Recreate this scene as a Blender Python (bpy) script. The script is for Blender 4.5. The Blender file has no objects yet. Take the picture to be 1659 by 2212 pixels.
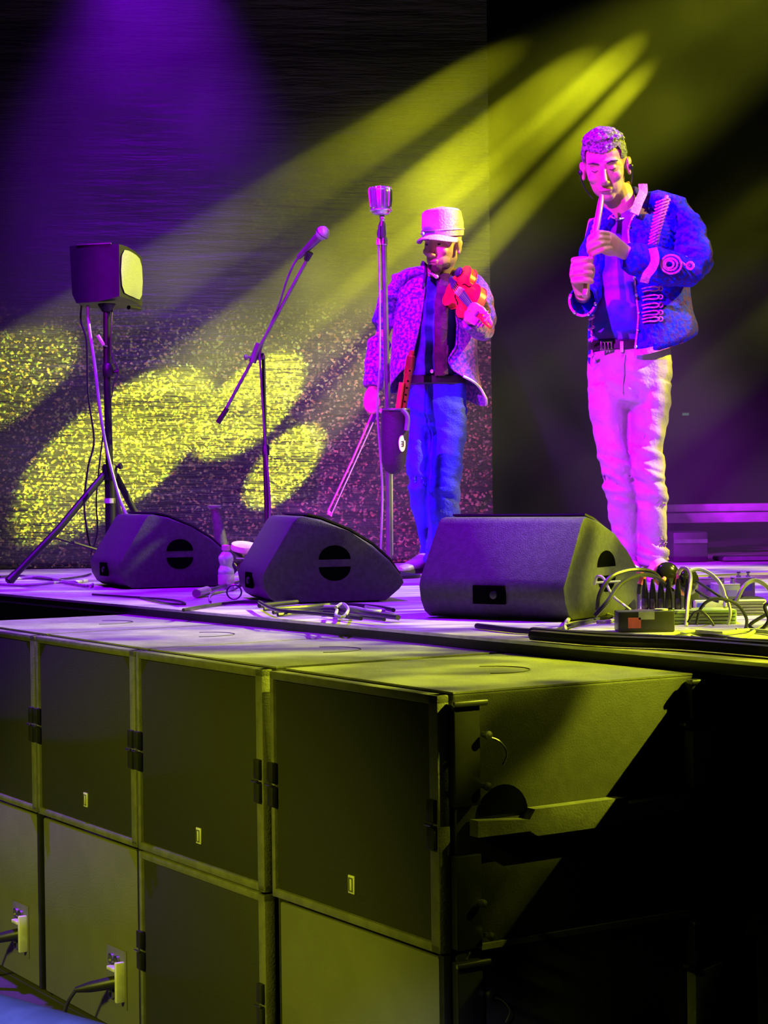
import bpy, bmesh, math, random
from mathutils import Vector, Matrix, noise
random.seed(7)
PI = math.pi
scene = bpy.context.scene
COL = scene.collection

# ------------------------------------------------------------------ camera
FPX = 4200.0
EYE = Vector((0, 0, 1.45))
pitch, roll = 44 / FPX, 0.0128
FW = Vector((0, math.cos(pitch), -math.sin(pitch)))
R0 = Vector((1, 0, 0)); U0 = R0.cross(FW)
RT = R0 * math.cos(roll) - U0 * math.sin(roll)
UP = U0 * math.cos(roll) + R0 * math.sin(roll)
cam_data = bpy.data.cameras.new('camera'); cam = bpy.data.objects.new('camera', cam_data)
COL.objects.link(cam); scene.camera = cam
cam_data.sensor_fit = 'HORIZONTAL'; cam_data.sensor_width = 36.0
cam_data.lens = 36.0 * FPX / 1659.0
cam_data.clip_start = .05; cam_data.clip_end = 100
cam.matrix_world = Matrix(((RT.x, UP.x, -FW.x, EYE.x), (RT.y, UP.y, -FW.y, EYE.y), (RT.z, UP.z, -FW.z, EYE.z), (0, 0, 0, 1)))

def ray(px, py):
    return FW + RT * ((px - 829.5) / FPX) - UP * ((py - 1106) / FPX)
def P(px, py, Y):                      # a point of the place, from where it shows and how far away it is
    d = ray(px, py); return EYE + d * (Y / d.y)
def PZ(px, py, z):                     # the same on a level plane
    d = ray(px, py); return EYE + d * ((z - EYE.z) / d.z)
DZ = 1.07                              # top of the stage deck
def D(px, py, h=0.0): return PZ(px, py, DZ + h)

# ------------------------------------------------------------------ colour management, world
vs = scene.view_settings
scene.display_settings.display_device = 'sRGB'
vs.view_transform = 'Standard'; vs.look = 'None'; vs.exposure = 0.0; vs.gamma = 1.0; vs.use_curve_mapping = False
cy = scene.cycles
cy.use_denoising = True
cy.max_bounces = 5; cy.diffuse_bounces = 2; cy.glossy_bounces = 3; cy.transmission_bounces = 5; cy.volume_bounces = 0; cy.transparent_max_bounces = 8
cy.volume_step_rate = 1.5; cy.volume_max_steps = 96
cy.sample_clamp_indirect = 3.0
world = bpy.data.worlds.new('world'); scene.world = world; world.use_nodes = True
bg = world.node_tree.nodes['Background']; bg.inputs[0].default_value = (.035, .02, .06, 1); bg.inputs[1].default_value = .09

# ------------------------------------------------------------------ stage lamps and two added fills
def spot(name, loc, target, energy, color, angle, blend=.3, radius=.06, gobo=None):
    ld = bpy.data.lights.new(name, 'SPOT'); o = bpy.data.objects.new(name, ld); COL.objects.link(o)
    o.location = loc
    o.rotation_euler = (Vector(target) - Vector(loc)).to_track_quat('-Z', 'Y').to_euler()
    ld.energy = energy; ld.color = color; ld.spot_size = math.radians(angle); ld.spot_blend = blend; ld.shadow_soft_size = radius
    if gobo:                            # a pattern glass in the lamp: breaks the beam into shafts
        sc_, lo, hi, floor_ = gobo
        ld.use_nodes = True; nt = ld.node_tree; em = nt.nodes['Emission']
        tc = nt.nodes.new('ShaderNodeTexCoord'); sp = nt.nodes.new('ShaderNodeSeparateXYZ'); nt.links.new(tc.outputs['Normal'], sp.inputs[0])
        dx = nt.nodes.new('ShaderNodeMath'); dx.operation = 'DIVIDE'; dy = nt.nodes.new('ShaderNodeMath'); dy.operation = 'DIVIDE'
        nt.links.new(sp.outputs[0], dx.inputs[0]); nt.links.new(sp.outputs[2], dx.inputs[1])
        nt.links.new(sp.outputs[1], dy.inputs[0]); nt.links.new(sp.outputs[2], dy.inputs[1])
        cb = nt.nodes.new('ShaderNodeCombineXYZ'); nt.links.new(dx.outputs[0], cb.inputs[0]); nt.links.new(dy.outputs[0], cb.inputs[1])
        nz = nt.nodes.new('ShaderNodeTexNoise'); nz.inputs['Scale'].default_value = sc_; nz.inputs['Detail'].default_value = 2
        nt.links.new(cb.outputs[0], nz.inputs['Vector'])
        mr = nt.nodes.new('ShaderNodeMapRange'); mr.inputs[1].default_value = lo; mr.inputs[2].default_value = hi; mr.inputs[3].default_value = floor_; mr.inputs[4].default_value = 1
        nt.links.new(nz.outputs['Fac'], mr.inputs[0]); nt.links.new(mr.outputs[0], em.inputs['Strength'])
    return o
VIOLET = (.27, .0, 1.0); MAGENTA = (.55, .0, 1.0); YELLOW = (.86, .95, .03)
F_AIM, G_AIM = P(1370, 720, 8.0), P(850, 820, 9.0)
SRC = P(2570, -560, 8.2)                # head of the beams that cross the haze
spot('violet_wash', (-1.5, 6.4, 7.4), (-.2, 7.6, 1.1), 7500, VIOLET, 50, .6, .08)
spot('magenta_key_right', (-3.4, 1.5, 5.6), F_AIM, 10000, MAGENTA, 13, .35, .05)
spot('magenta_key_left', (-3.9, 1.8, 5.6), G_AIM, 8500, MAGENTA, 15, .35, .05)
spot('added_violet_fill', (3.2, 4.0, 2.6), (.95, 5.2, 0), 70, VIOLET, 26, .5, .08)  # added violet lamp to lift the ground case, no known source
spot('yellow_side', (6.8, 8.2, 6.5), (-.4, 6.7, 1.0), 8500, YELLOW, 44, .3, .04, (15, .45, .54, .10))
spot('yellow_stack', (6.6, 4.6, 6.0), (.1, 4.6, .6), 11000, YELLOW, 27, .3, .03, (30, .47, .53, .12))
spot('yellow_front_wash', (-4.0, 1.0, 3.2), (-.9, 5.0, -.5), 1500, (.80, .86, .03), 34, .35, .3)
spot('beam_haze', SRC, P(820, 540, 10.4), 3200, YELLOW, 21, .8, .03, (7, .25, .75, .25))
spot('added_barrier_fill', (-1.2, -1.5, 2.6), P(60, 2200, 2.1), 600, (.6, .6, 1.0), 8, .5, .1)  # added lamp for the padded barrier, stands in for ambient audience-side light
PET = P(1900, -400, 8.6)
for n_, (bx_, by_, an_, e_) in enumerate([(545, 870, 4.9, 30000), (632, 988, 3.5, 30000), (195, 1025, 6.6, 27000), (-220, 960, 5.2, 10000)]):
    spot('beam_petal', PET, P(bx_, by_, 10.25), e_, (.92, .95, .01), an_, .2, .02)
spot('violet_back', P(320, -380, 9.6), P(320, 900, 9.65), 800, (.25, 0, 1), 58, 1.0, .05)

# ------------------------------------------------------------------ materials
MATS = {}
def mat(name, col, rough=.6, metal=0.0, col2=None, nscale=20, bump=0.0, bscale=60, spec=.5, trans=0, stretch=None, sheen=0):
    if name in MATS: return MATS[name]
    m = bpy.data.materials.new(name); m.use_nodes = True; nt = m.node_tree; b = nt.nodes['Principled BSDF']
    b.inputs['Base Color'].default_value = (*col, 1); b.inputs['Roughness'].default_value = rough; b.inputs['Metallic'].default_value = metal
    b.inputs['Specular IOR Level'].default_value = spec
    if trans: b.inputs['Transmission Weight'].default_value = trans
    if sheen: b.inputs['Sheen Weight'].default_value = sheen
    tc = nt.nodes.new('ShaderNodeTexCoord'); src = tc.outputs['Object']
    if stretch:
        mp = nt.nodes.new('ShaderNodeMapping'); mp.inputs['Scale'].default_value = stretch; nt.links.new(src, mp.inputs[0]); src = mp.outputs[0]
    if col2 is None: col2 = tuple(c * .8 for c in col)
    nz = nt.nodes.new('ShaderNodeTexNoise'); nz.inputs['Scale'].default_value = nscale; nz.inputs['Detail'].default_value = 3
    nt.links.new(src, nz.inputs['Vector'])
    cr = nt.nodes.new('ShaderNodeValToRGB'); cr.color_ramp.elements[0].position = .42; cr.color_ramp.elements[1].position = .58
    cr.color_ramp.elements[0].color = (*col2, 1); cr.color_ramp.elements[1].color = (*col, 1)
    nt.links.new(nz.outputs['Fac'], cr.inputs[0]); nt.links.new(cr.outputs[0], b.inputs['Base Color'])
    if bump:
        n2 = nt.nodes.new('ShaderNodeTexNoise'); n2.inputs['Scale'].default_value = bscale; n2.inputs['Detail'].default_value = 3
        nt.links.new(src, n2.inputs['Vector'])
        bp = nt.nodes.new('ShaderNodeBump'); bp.inputs['Strength'].default_value = bump; bp.inputs['Distance'].default_value = .01
        nt.links.new(n2.outputs['Fac'], bp.inputs['Height']); nt.links.new(bp.outputs[0], b.inputs['Normal'])
    MATS[name] = m; return m
def emat(name, col, s):
    m = bpy.data.materials.new(name); m.use_nodes = True; b = m.node_tree.nodes['Principled BSDF']
    b.inputs['Emission Color'].default_value = (*col, 1); b.inputs['Emission Strength'].default_value = s; return m

def backdrop_mat():
    m = bpy.data.materials.new('backdrop_cloth'); m.use_nodes = True; nt = m.node_tree; b = nt.nodes['Principled BSDF']
    N = nt.nodes.new; L = nt.links.new
    tc = N('ShaderNodeTexCoord')
    vo = N('ShaderNodeTexVoronoi'); vo.inputs['Scale'].default_value = 92; L(tc.outputs['Object'], vo.inputs['Vector'])
    sep = N('ShaderNodeSeparateColor'); L(vo.outputs['Color'], sep.inputs[0])
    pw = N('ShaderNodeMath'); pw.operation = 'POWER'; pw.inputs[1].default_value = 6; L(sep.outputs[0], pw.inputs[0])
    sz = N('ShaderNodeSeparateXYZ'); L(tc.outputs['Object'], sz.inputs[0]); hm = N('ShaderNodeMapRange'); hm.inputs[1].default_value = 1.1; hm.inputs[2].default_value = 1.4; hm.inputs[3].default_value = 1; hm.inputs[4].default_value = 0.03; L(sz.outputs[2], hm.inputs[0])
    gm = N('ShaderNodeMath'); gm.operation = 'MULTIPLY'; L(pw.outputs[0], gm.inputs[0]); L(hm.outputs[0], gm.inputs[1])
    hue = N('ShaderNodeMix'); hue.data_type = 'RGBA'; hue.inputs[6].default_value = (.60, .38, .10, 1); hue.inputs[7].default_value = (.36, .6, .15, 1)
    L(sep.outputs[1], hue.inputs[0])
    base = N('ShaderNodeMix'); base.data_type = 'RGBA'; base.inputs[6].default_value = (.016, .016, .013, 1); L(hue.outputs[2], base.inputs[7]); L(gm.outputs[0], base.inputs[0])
    # long horizontal folds: slight tone change of the weave
    mp = N('ShaderNodeMapping'); mp.inputs['Scale'].default_value = (.6, .6, 6); L(tc.outputs['Object'], mp.inputs[0])
    nz = N('ShaderNodeTexNoise'); nz.inputs['Scale'].default_value = 1.6; nz.inputs['Detail'].default_value = 5; nz.inputs['Roughness'].default_value = .65; L(mp.outputs[0], nz.inputs['Vector'])
    L(base.outputs[2], b.inputs['Base Color'])
    bp = N('ShaderNodeBump'); bp.inputs['Strength'].default_value = 1.0; bp.inputs['Distance'].default_value = .05; L(nz.outputs['Fac'], bp.inputs['Height'])
    L(bp.outputs[0], b.inputs['Normal'])
    b.inputs['Roughness'].default_value = .6; b.inputs['Specular IOR Level'].default_value = .3
    return m

M_black = mat('black_plastic', (.012, .012, .013), .45)
M_blackmetal = mat('black_metal', (.02, .02, .022), .35, .3)
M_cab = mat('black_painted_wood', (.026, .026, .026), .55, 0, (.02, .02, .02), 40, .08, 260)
M_cabtop = mat('black_wood_lit_top', (.19, .19, .17), .5, 0, (.15, .15, .135), 14, .2, 160)  # black cabinet paint lightened on top, standing in for its glossy reflection
M_frame = mat('cabinet_frame_paint', (.12, .12, .11), .5, 0, None, 30, .15, 200)
M_grille = mat('speaker_grille_cloth', (.016, .016, .015), .7, 0, (.011, .011, .011), 300, .3, 500)
M_rear = mat('rear_panel_paint', (.11, .11, .09), .6, 0, (.10, .10, .082), 8, .1, 200)
M_wedge = mat('wedge_textured_paint', (.075, .075, .078), .5, 0, (.06, .06, .062), 60, .25, 260, spec=.2)
M_box = mat('speaker_box_paint', (.022, .022, .026), .55, spec=.3)
M_hole = mat('hollow_shade_black', (.002, .002, .002), .9, spec=0)  # near-black stands in for the shade inside recesses and holes
M_chrome = mat('chrome', (.85, .85, .88), .28, .88)
M_silver = mat('silver_chain', (.8, .75, .8), .4, .3)
M_steel = mat('brushed_steel', (.5, .5, .5), .3, 1)
M_stand = mat('satin_stand_paint', (.16, .16, .17), .32, .5)
M_cable = mat('cable_rubber', (.03, .03, .032), .35)
M_cablelight = mat('grey_cable_rubber', (.35, .35, .33), .4)
M_badge = mat('badge_metal', (.75, .75, .6), .35, .2)
M_skin = mat('skin', (.62, .34, .25), .5, 0, (.52, .26, .2), 12, .08, 120)
M_deck = mat('deck_board', (.42, .39, .38), .38, 0, (.26, .23, .24), 5, .1, 50, stretch=(1, 3, 1))
M_trim = mat('deck_edge_metal', (.7, .7, .66), .3, .7)
M_dark = mat('black_void_cloth', (.006, .006, .007), .9)

# ------------------------------------------------------------------ mesh helpers
class MB:
    def __init__(s): s.bm = bmesh.new()
    def box(s, c, size, X=(1, 0, 0), Y=(0, 1, 0), Z=(0, 0, 1), bevel=0):
        X, Y, Z = Vector(X).normalized(), Vector(Y).normalized(), Vector(Z).normalized()
        c = Vector(c); vs_ = []
        for k in (-1, 1):
            for j in (-1, 1):
                for i in (-1, 1):
                    vs_.append(s.bm.verts.new(c + X * (i * size[0] / 2) + Y * (j * size[1] / 2) + Z * (k * size[2] / 2)))
        F = [(0, 2, 3, 1), (4, 5, 7, 6), (0, 1, 5, 4), (2, 6, 7, 3), (0, 4, 6, 2), (1, 3, 7, 5)]
        fs = [s.bm.faces.new([vs_[i] for i in f]) for f in F]
        if bevel:
            es = list({e for f in fs for e in f.edges})
            bmesh.ops.bevel(s.bm, geom=es, offset=bevel, segments=2, affect='EDGES', profile=.5)
        return s
    def prism(s, pts, vec, bevel=0):
        vec = Vector(vec); a = [s.bm.verts.new(p) for p in pts]; b = [s.bm.verts.new(Vector(p) + vec) for p in pts]
        n = len(pts); fs = [s.bm.faces.new(a), s.bm.faces.new(b[::-1])]
        for i in range(n): fs.append(s.bm.faces.new([a[i], b[i], b[(i + 1) % n], a[(i + 1) % n]]))
        if bevel:
            es = list({e for f in fs[:2] for e in f.edges})
            bmesh.ops.bevel(s.bm, geom=es, offset=bevel, segments=2, affect='EDGES', profile=.5)
        return s
    def rings(s, rings, cap=True, closed=True):
        vr = [[s.bm.verts.new(p) for p in r] for r in rings]
        n = len(vr[0])
        for a, b in zip(vr, vr[1:]):
            for i in range(n if closed else n - 1):
                s.bm.faces.new([a[i], a[(i + 1) % n], b[(i + 1) % n], b[i]])
        if cap:
            s.bm.faces.new(vr[0][::-1]); s.bm.faces.new(vr[-1])
        return s
    def tube(s, pts, r, n=8, cap=True):
        pts = [Vector(p) for p in pts]
        rr = r if isinstance(r, (list, tuple)) else [r] * len(pts)
        rings = []; A = None
        for i, p in enumerate(pts):
            t = (pts[min(i + 1, len(pts) - 1)] - pts[max(i - 1, 0)]).normalized()
            if A is None:
                A = t.cross(Vector((0, 0, 1)));
                if A.length < .05: A = t.cross(Vector((1, 0, 0)))
            A = (A - t * A.dot(t)).normalized(); B = t.cross(A)
            rings.append([p + (A * math.cos(2 * PI * k / n) + B * math.sin(2 * PI * k / n)) * rr[i] for k in range(n)])
        return s.rings(rings, cap)
    def loft(s, st, side=(1, 0, 0), n=20, cap=True):   # st: (point, half width, half depth)
        side = Vector(side); rings = []
        for i, (p, rx, rd) in enumerate(st):
            t = (Vector(st[min(i + 1, len(st) - 1)][0]) - Vector(st[max(i - 1, 0)][0])).normalized()
            A = (side - t * side.dot(t)).normalized(); B = t.cross(A)
            rings.append([Vector(p) + A * (rx * math.cos(2 * PI * k / n)) + B * (rd * math.sin(2 * PI * k / n)) for k in range(n)])
        return s.rings(rings, cap)
    def ell(s, c, r, X=(1, 0, 0), Y=(0, 1, 0), Z=(0, 0, 1), u=16, v=10):
        X, Y, Z = Vector(X).normalized(), Vector(Y).normalized(), Vector(Z).normalized(); c = Vector(c)
        if not isinstance(r, (list, tuple)): r = (r, r, r)
        top = s.bm.verts.new(c + Z * r[2]); bot = s.bm.verts.new(c - Z * r[2]); rows = []
        for j in range(1, v):
            a = PI * j / v
            rows.append([s.bm.verts.new(c + X * (r[0] * math.sin(a) * math.cos(2 * PI * i / u)) + Y * (r[1] * math.sin(a) * math.sin(2 * PI * i / u)) + Z * (r[2] * math.cos(a))) for i in range(u)])
        for i in range(u):
            s.bm.faces.new([top, rows[0][i], rows[0][(i + 1) % u]]); s.bm.faces.new([bot, rows[-1][(i + 1) % u], rows[-1][i]])
            for a, b in zip(rows, rows[1:]): s.bm.faces.new([a[i], b[i], b[(i + 1) % u], a[(i + 1) % u]])
        return s
    def lathe(s, c, prof, axis=(0, 0, 1), n=20, cap=True):   # prof: (radius, height)
        ax = Vector(axis).normalized(); A = ax.cross(Vector((0, 1, 0.01))).normalized(); B = ax.cross(A); c = Vector(c)
        return s.rings([[c + ax * h + (A * math.cos(2 * PI * k / n) + B * math.sin(2 * PI * k / n)) * max(r, 1e-4) for k in range(n)] for r, h in prof], cap)
    def torus(s, c, R, r, X, Y, n=20, m=6, a0=0, a1=2 * PI):
        X, Y = Vector(X).normalized(), Vector(Y).normalized(); Zv = X.cross(Y); c = Vector(c)
        pts = [c + (X * math.cos(a0 + (a1 - a0) * k / n) + Y * math.sin(a0 + (a1 - a0) * k / n)) * R for k in range(n + 1)]
        return s.tube(pts, r, m)
    def build(s, name, m, parent=None, smooth=True, fix=True):
        if fix: bmesh.ops.recalc_face_normals(s.bm, faces=s.bm.faces)
        me = bpy.data.meshes.new(name); s.bm.to_mesh(me); s.bm.free()
        return link_mesh(name, me, m, parent, smooth)
def root_of(o):
    while o.parent: o = o.parent
    return o
def link_mesh(name, me, m, parent=None, smooth=True):
    for p_ in me.polygons: p_.use_smooth = smooth
    if smooth and hasattr(me, 'set_sharp_from_angle'): me.set_sharp_from_angle(angle=math.radians(38))
    me.materials.append(m)
    o = bpy.data.objects.new(name, me); COL.objects.link(o)
    if parent:
        r = root_of(parent); M = Matrix.Translation(r.location) @ r.rotation_euler.to_matrix().to_4x4()
        me.transform(M.inverted()); o.parent = parent
    else:
        co = [v.co for v in me.vertices]
        c = Vector(((min(v.x for v in co) + max(v.x for v in co)) / 2, (min(v.y for v in co) + max(v.y for v in co)) / 2, min(v.z for v in co)))
        me.transform(Matrix.Translation(-c)); o.location = c
    return o
def solid(name, mb, m, parent, vox=.006, it=4, disp=None, fac=.5):   # fuse overlapping shapes to one continuous skin
    me = bpy.data.meshes.new('tmp'); bmesh.ops.recalc_face_normals(mb.bm, faces=mb.bm.faces); mb.bm.to_mesh(me); mb.bm.free()
    o = bpy.data.objects.new('tmp', me); COL.objects.link(o)
    r = o.modifiers.new('r', 'REMESH'); r.mode = 'VOXEL'; r.voxel_size = vox; r.adaptivity = 0
    if it: sm = o.modifiers.new('s', 'SMOOTH'); sm.factor = fac; sm.iterations = it
    dg = bpy.context.evaluated_depsgraph_get(); dg.update()
    out = bpy.data.meshes.new_from_object(o.evaluated_get(dg))
    bpy.data.objects.remove(o); bpy.data.meshes.remove(me)
    if disp:
        offs = [disp(v.co.copy(), v.normal.copy()) for v in out.vertices]
        for v, d in zip(out.vertices, offs): v.co = v.co + v.normal * d
    out.name = name
    ob = link_mesh(name, out, m, parent, True)
    if hasattr(out, 'attributes') and 'sharp_edge' in out.attributes: out.attributes.remove(out.attributes['sharp_edge'])
    return ob
def thicken(name, mb, m, parent, th=.006, sub=1):
    me = bpy.data.meshes.new('tmp'); mb.bm.to_mesh(me); mb.bm.free()
    o = bpy.data.objects.new('tmp', me); COL.objects.link(o)
    a = o.modifiers.new('a', 'SOLIDIFY'); a.thickness = th; a.offset = 0
    if sub: b = o.modifiers.new('b', 'SUBSURF'); b.levels = sub; b.render_levels = sub
    dg = bpy.context.evaluated_depsgraph_get(); dg.update()
    out = bpy.data.meshes.new_from_object(o.evaluated_get(dg)); bpy.data.objects.remove(o); bpy.data.meshes.remove(me)
    out.name = name
    return link_mesh(name, out, m, parent, True)
def thing(name, label, cat, loc=(0, 0, 0), group=None):
    o = bpy.data.objects.new(name, None); COL.objects.link(o); o.location = loc; o.empty_display_size = .1
    return tag(o, label, cat, group)
def tag(o, label, cat, group=None, kind=None):
    o['label'] = label; o['category'] = cat
    if group: o['group'] = group
    if kind: o['kind'] = kind
    return o
def struct(o): o['kind'] = 'structure'; return o
def smooth_path(pts, sub=6):           # Catmull-Rom through the points
    pts = [Vector(p) for p in pts]; out = []
    q = [pts[0]] + pts + [pts[-1]]
    for i in range(1, len(q) - 2):
        a, b, c, d = q[i - 1], q[i], q[i + 1], q[i + 2]
        for k in range(sub):
            t = k / sub
            out.append(.5 * ((2 * b) + (c - a) * t + (2 * a - 5 * b + 4 * c - d) * t * t + (3 * b - a - 3 * c + d) * t ** 3))
    out.append(pts[-1]); return out
Zv = Vector((0, 0, 1))

# ================================================================== SETTING
# stage deck: its front edge runs away to the left
ea, eb = D(0, 1282), D(1659, 1433)
ed = (ea - eb).normalized(); E0 = eb - ed * 3.2; E1 = ea + ed * 3.2
en = Vector((ed.y, -ed.x, 0)).normalized()
if en.y < 0: en = -en
slab = [E0, E1, Vector((E1.x, 15, DZ)), Vector((E0.x + 2, 15, DZ)), Vector((E0.x + 2, E0.y + .2, DZ))]
mb = MB(); mb.prism([p.copy() for p in slab], (0, 0, -.034)); struct(mb.build('floor_stage', M_deck, smooth=False))
mb = MB(); mb.box((E0 + E1) / 2 + Vector((0, 0, -.003)) - en * .004, ((E1 - E0).length, .012, .008), ed, en); struct(mb.build('trim_deck_edge', M_trim, smooth=False))
mb = MB(); mb.box((E0 + E1) / 2 + Vector((0, 0, -.019)) - en * .003, ((E1 - E0).length, .010, .024), ed, en); struct(mb.build('trim_deck_fascia', M_cab, smooth=False))
mb = MB(); mb.box((E0 + E1) / 2 + en * .12 + Vector((0, 0, -.035 - .54)), ((E1 - E0).length, .02, 1.08), ed, en); struct(mb.build('wall_stage_skirt', M_dark, smooth=False))
mb = MB(); mb.box((0, 7, -.10), (16, 18, .1)); struct(mb.build('floor', mat('dark_ground', (.035, .035, .035), .9, 0, None, 6), smooth=False))
mb = MB(); mb.box((0, 14.6, 4), (16, .1, 8.2)); struct(mb.build('wall_back', M_dark, smooth=False))
# tape marks and board joints on the deck
# backdrop cloth: hanging sheet with long horizontal ripples
bl, br = P(-700, 1240, 9.9), P(1066, 1228, 10.4)
mb = MB(); nx, nz = 90, 110; rows = []
for j in range(nz + 1):
    z = DZ + .005 + (5.4) * j / nz; row = []
    for i in range(nx + 1):
        f = i / nx; x = bl.x + (br.x - bl.x) * f; y = bl.y + (br.y - bl.y) * f
        w = noise.noise(Vector((x * .5, 0, z * 3.2))) * .035 + noise.noise(Vector((x * 1.1 + 9, 3, z * 9))) * .012
        row.append(Vector((x, y + w, z)))
    rows.append(row)
mb.rings(rows, cap=False, closed=False)
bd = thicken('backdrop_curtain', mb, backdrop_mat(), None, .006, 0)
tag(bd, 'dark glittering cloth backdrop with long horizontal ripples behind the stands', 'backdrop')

# haze over the rear of the stage
def haze():
    mb = MB(); mb.box((1.2, 10.9, DZ + 2.9), (9.5, 3.4, 5.7)); m = bpy.data.materials.new('haze'); m.use_nodes = True; nt = m.node_tree
    nt.nodes.remove(nt.nodes['Principled BSDF']); out = nt.nodes['Material Output']
    v = nt.nodes.new('ShaderNodeVolumeScatter'); v.inputs['Color'].default_value = (1, 1, 1, 1); v.inputs['Anisotropy'].default_value = .5
    tc = nt.nodes.new('ShaderNodeTexCoord'); nz = nt.nodes.new('ShaderNodeTexNoise'); nz.inputs['Scale'].default_value = 1.5; nz.inputs['Detail'].default_value = 2.5
    nt.links.new(tc.outputs['Object'], nz.inputs['Vector'])
    mr = nt.nodes.new('ShaderNodeMapRange'); mr.inputs[1].default_value = .38; mr.inputs[2].default_value = .66; mr.inputs[3].default_value = .06; mr.inputs[4].default_value = .26
    nt.links.new(nz.outputs['Fac'], mr.inputs[0]); nt.links.new(mr.outputs[0], v.inputs['Density'])
    nt.links.new(v.outputs[0], out.inputs['Volume'])
    tag(mb.build('haze', m, smooth=False), 'thin stage haze that shows the light beams behind the performers', 'haze', kind='stuff')
haze()

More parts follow.
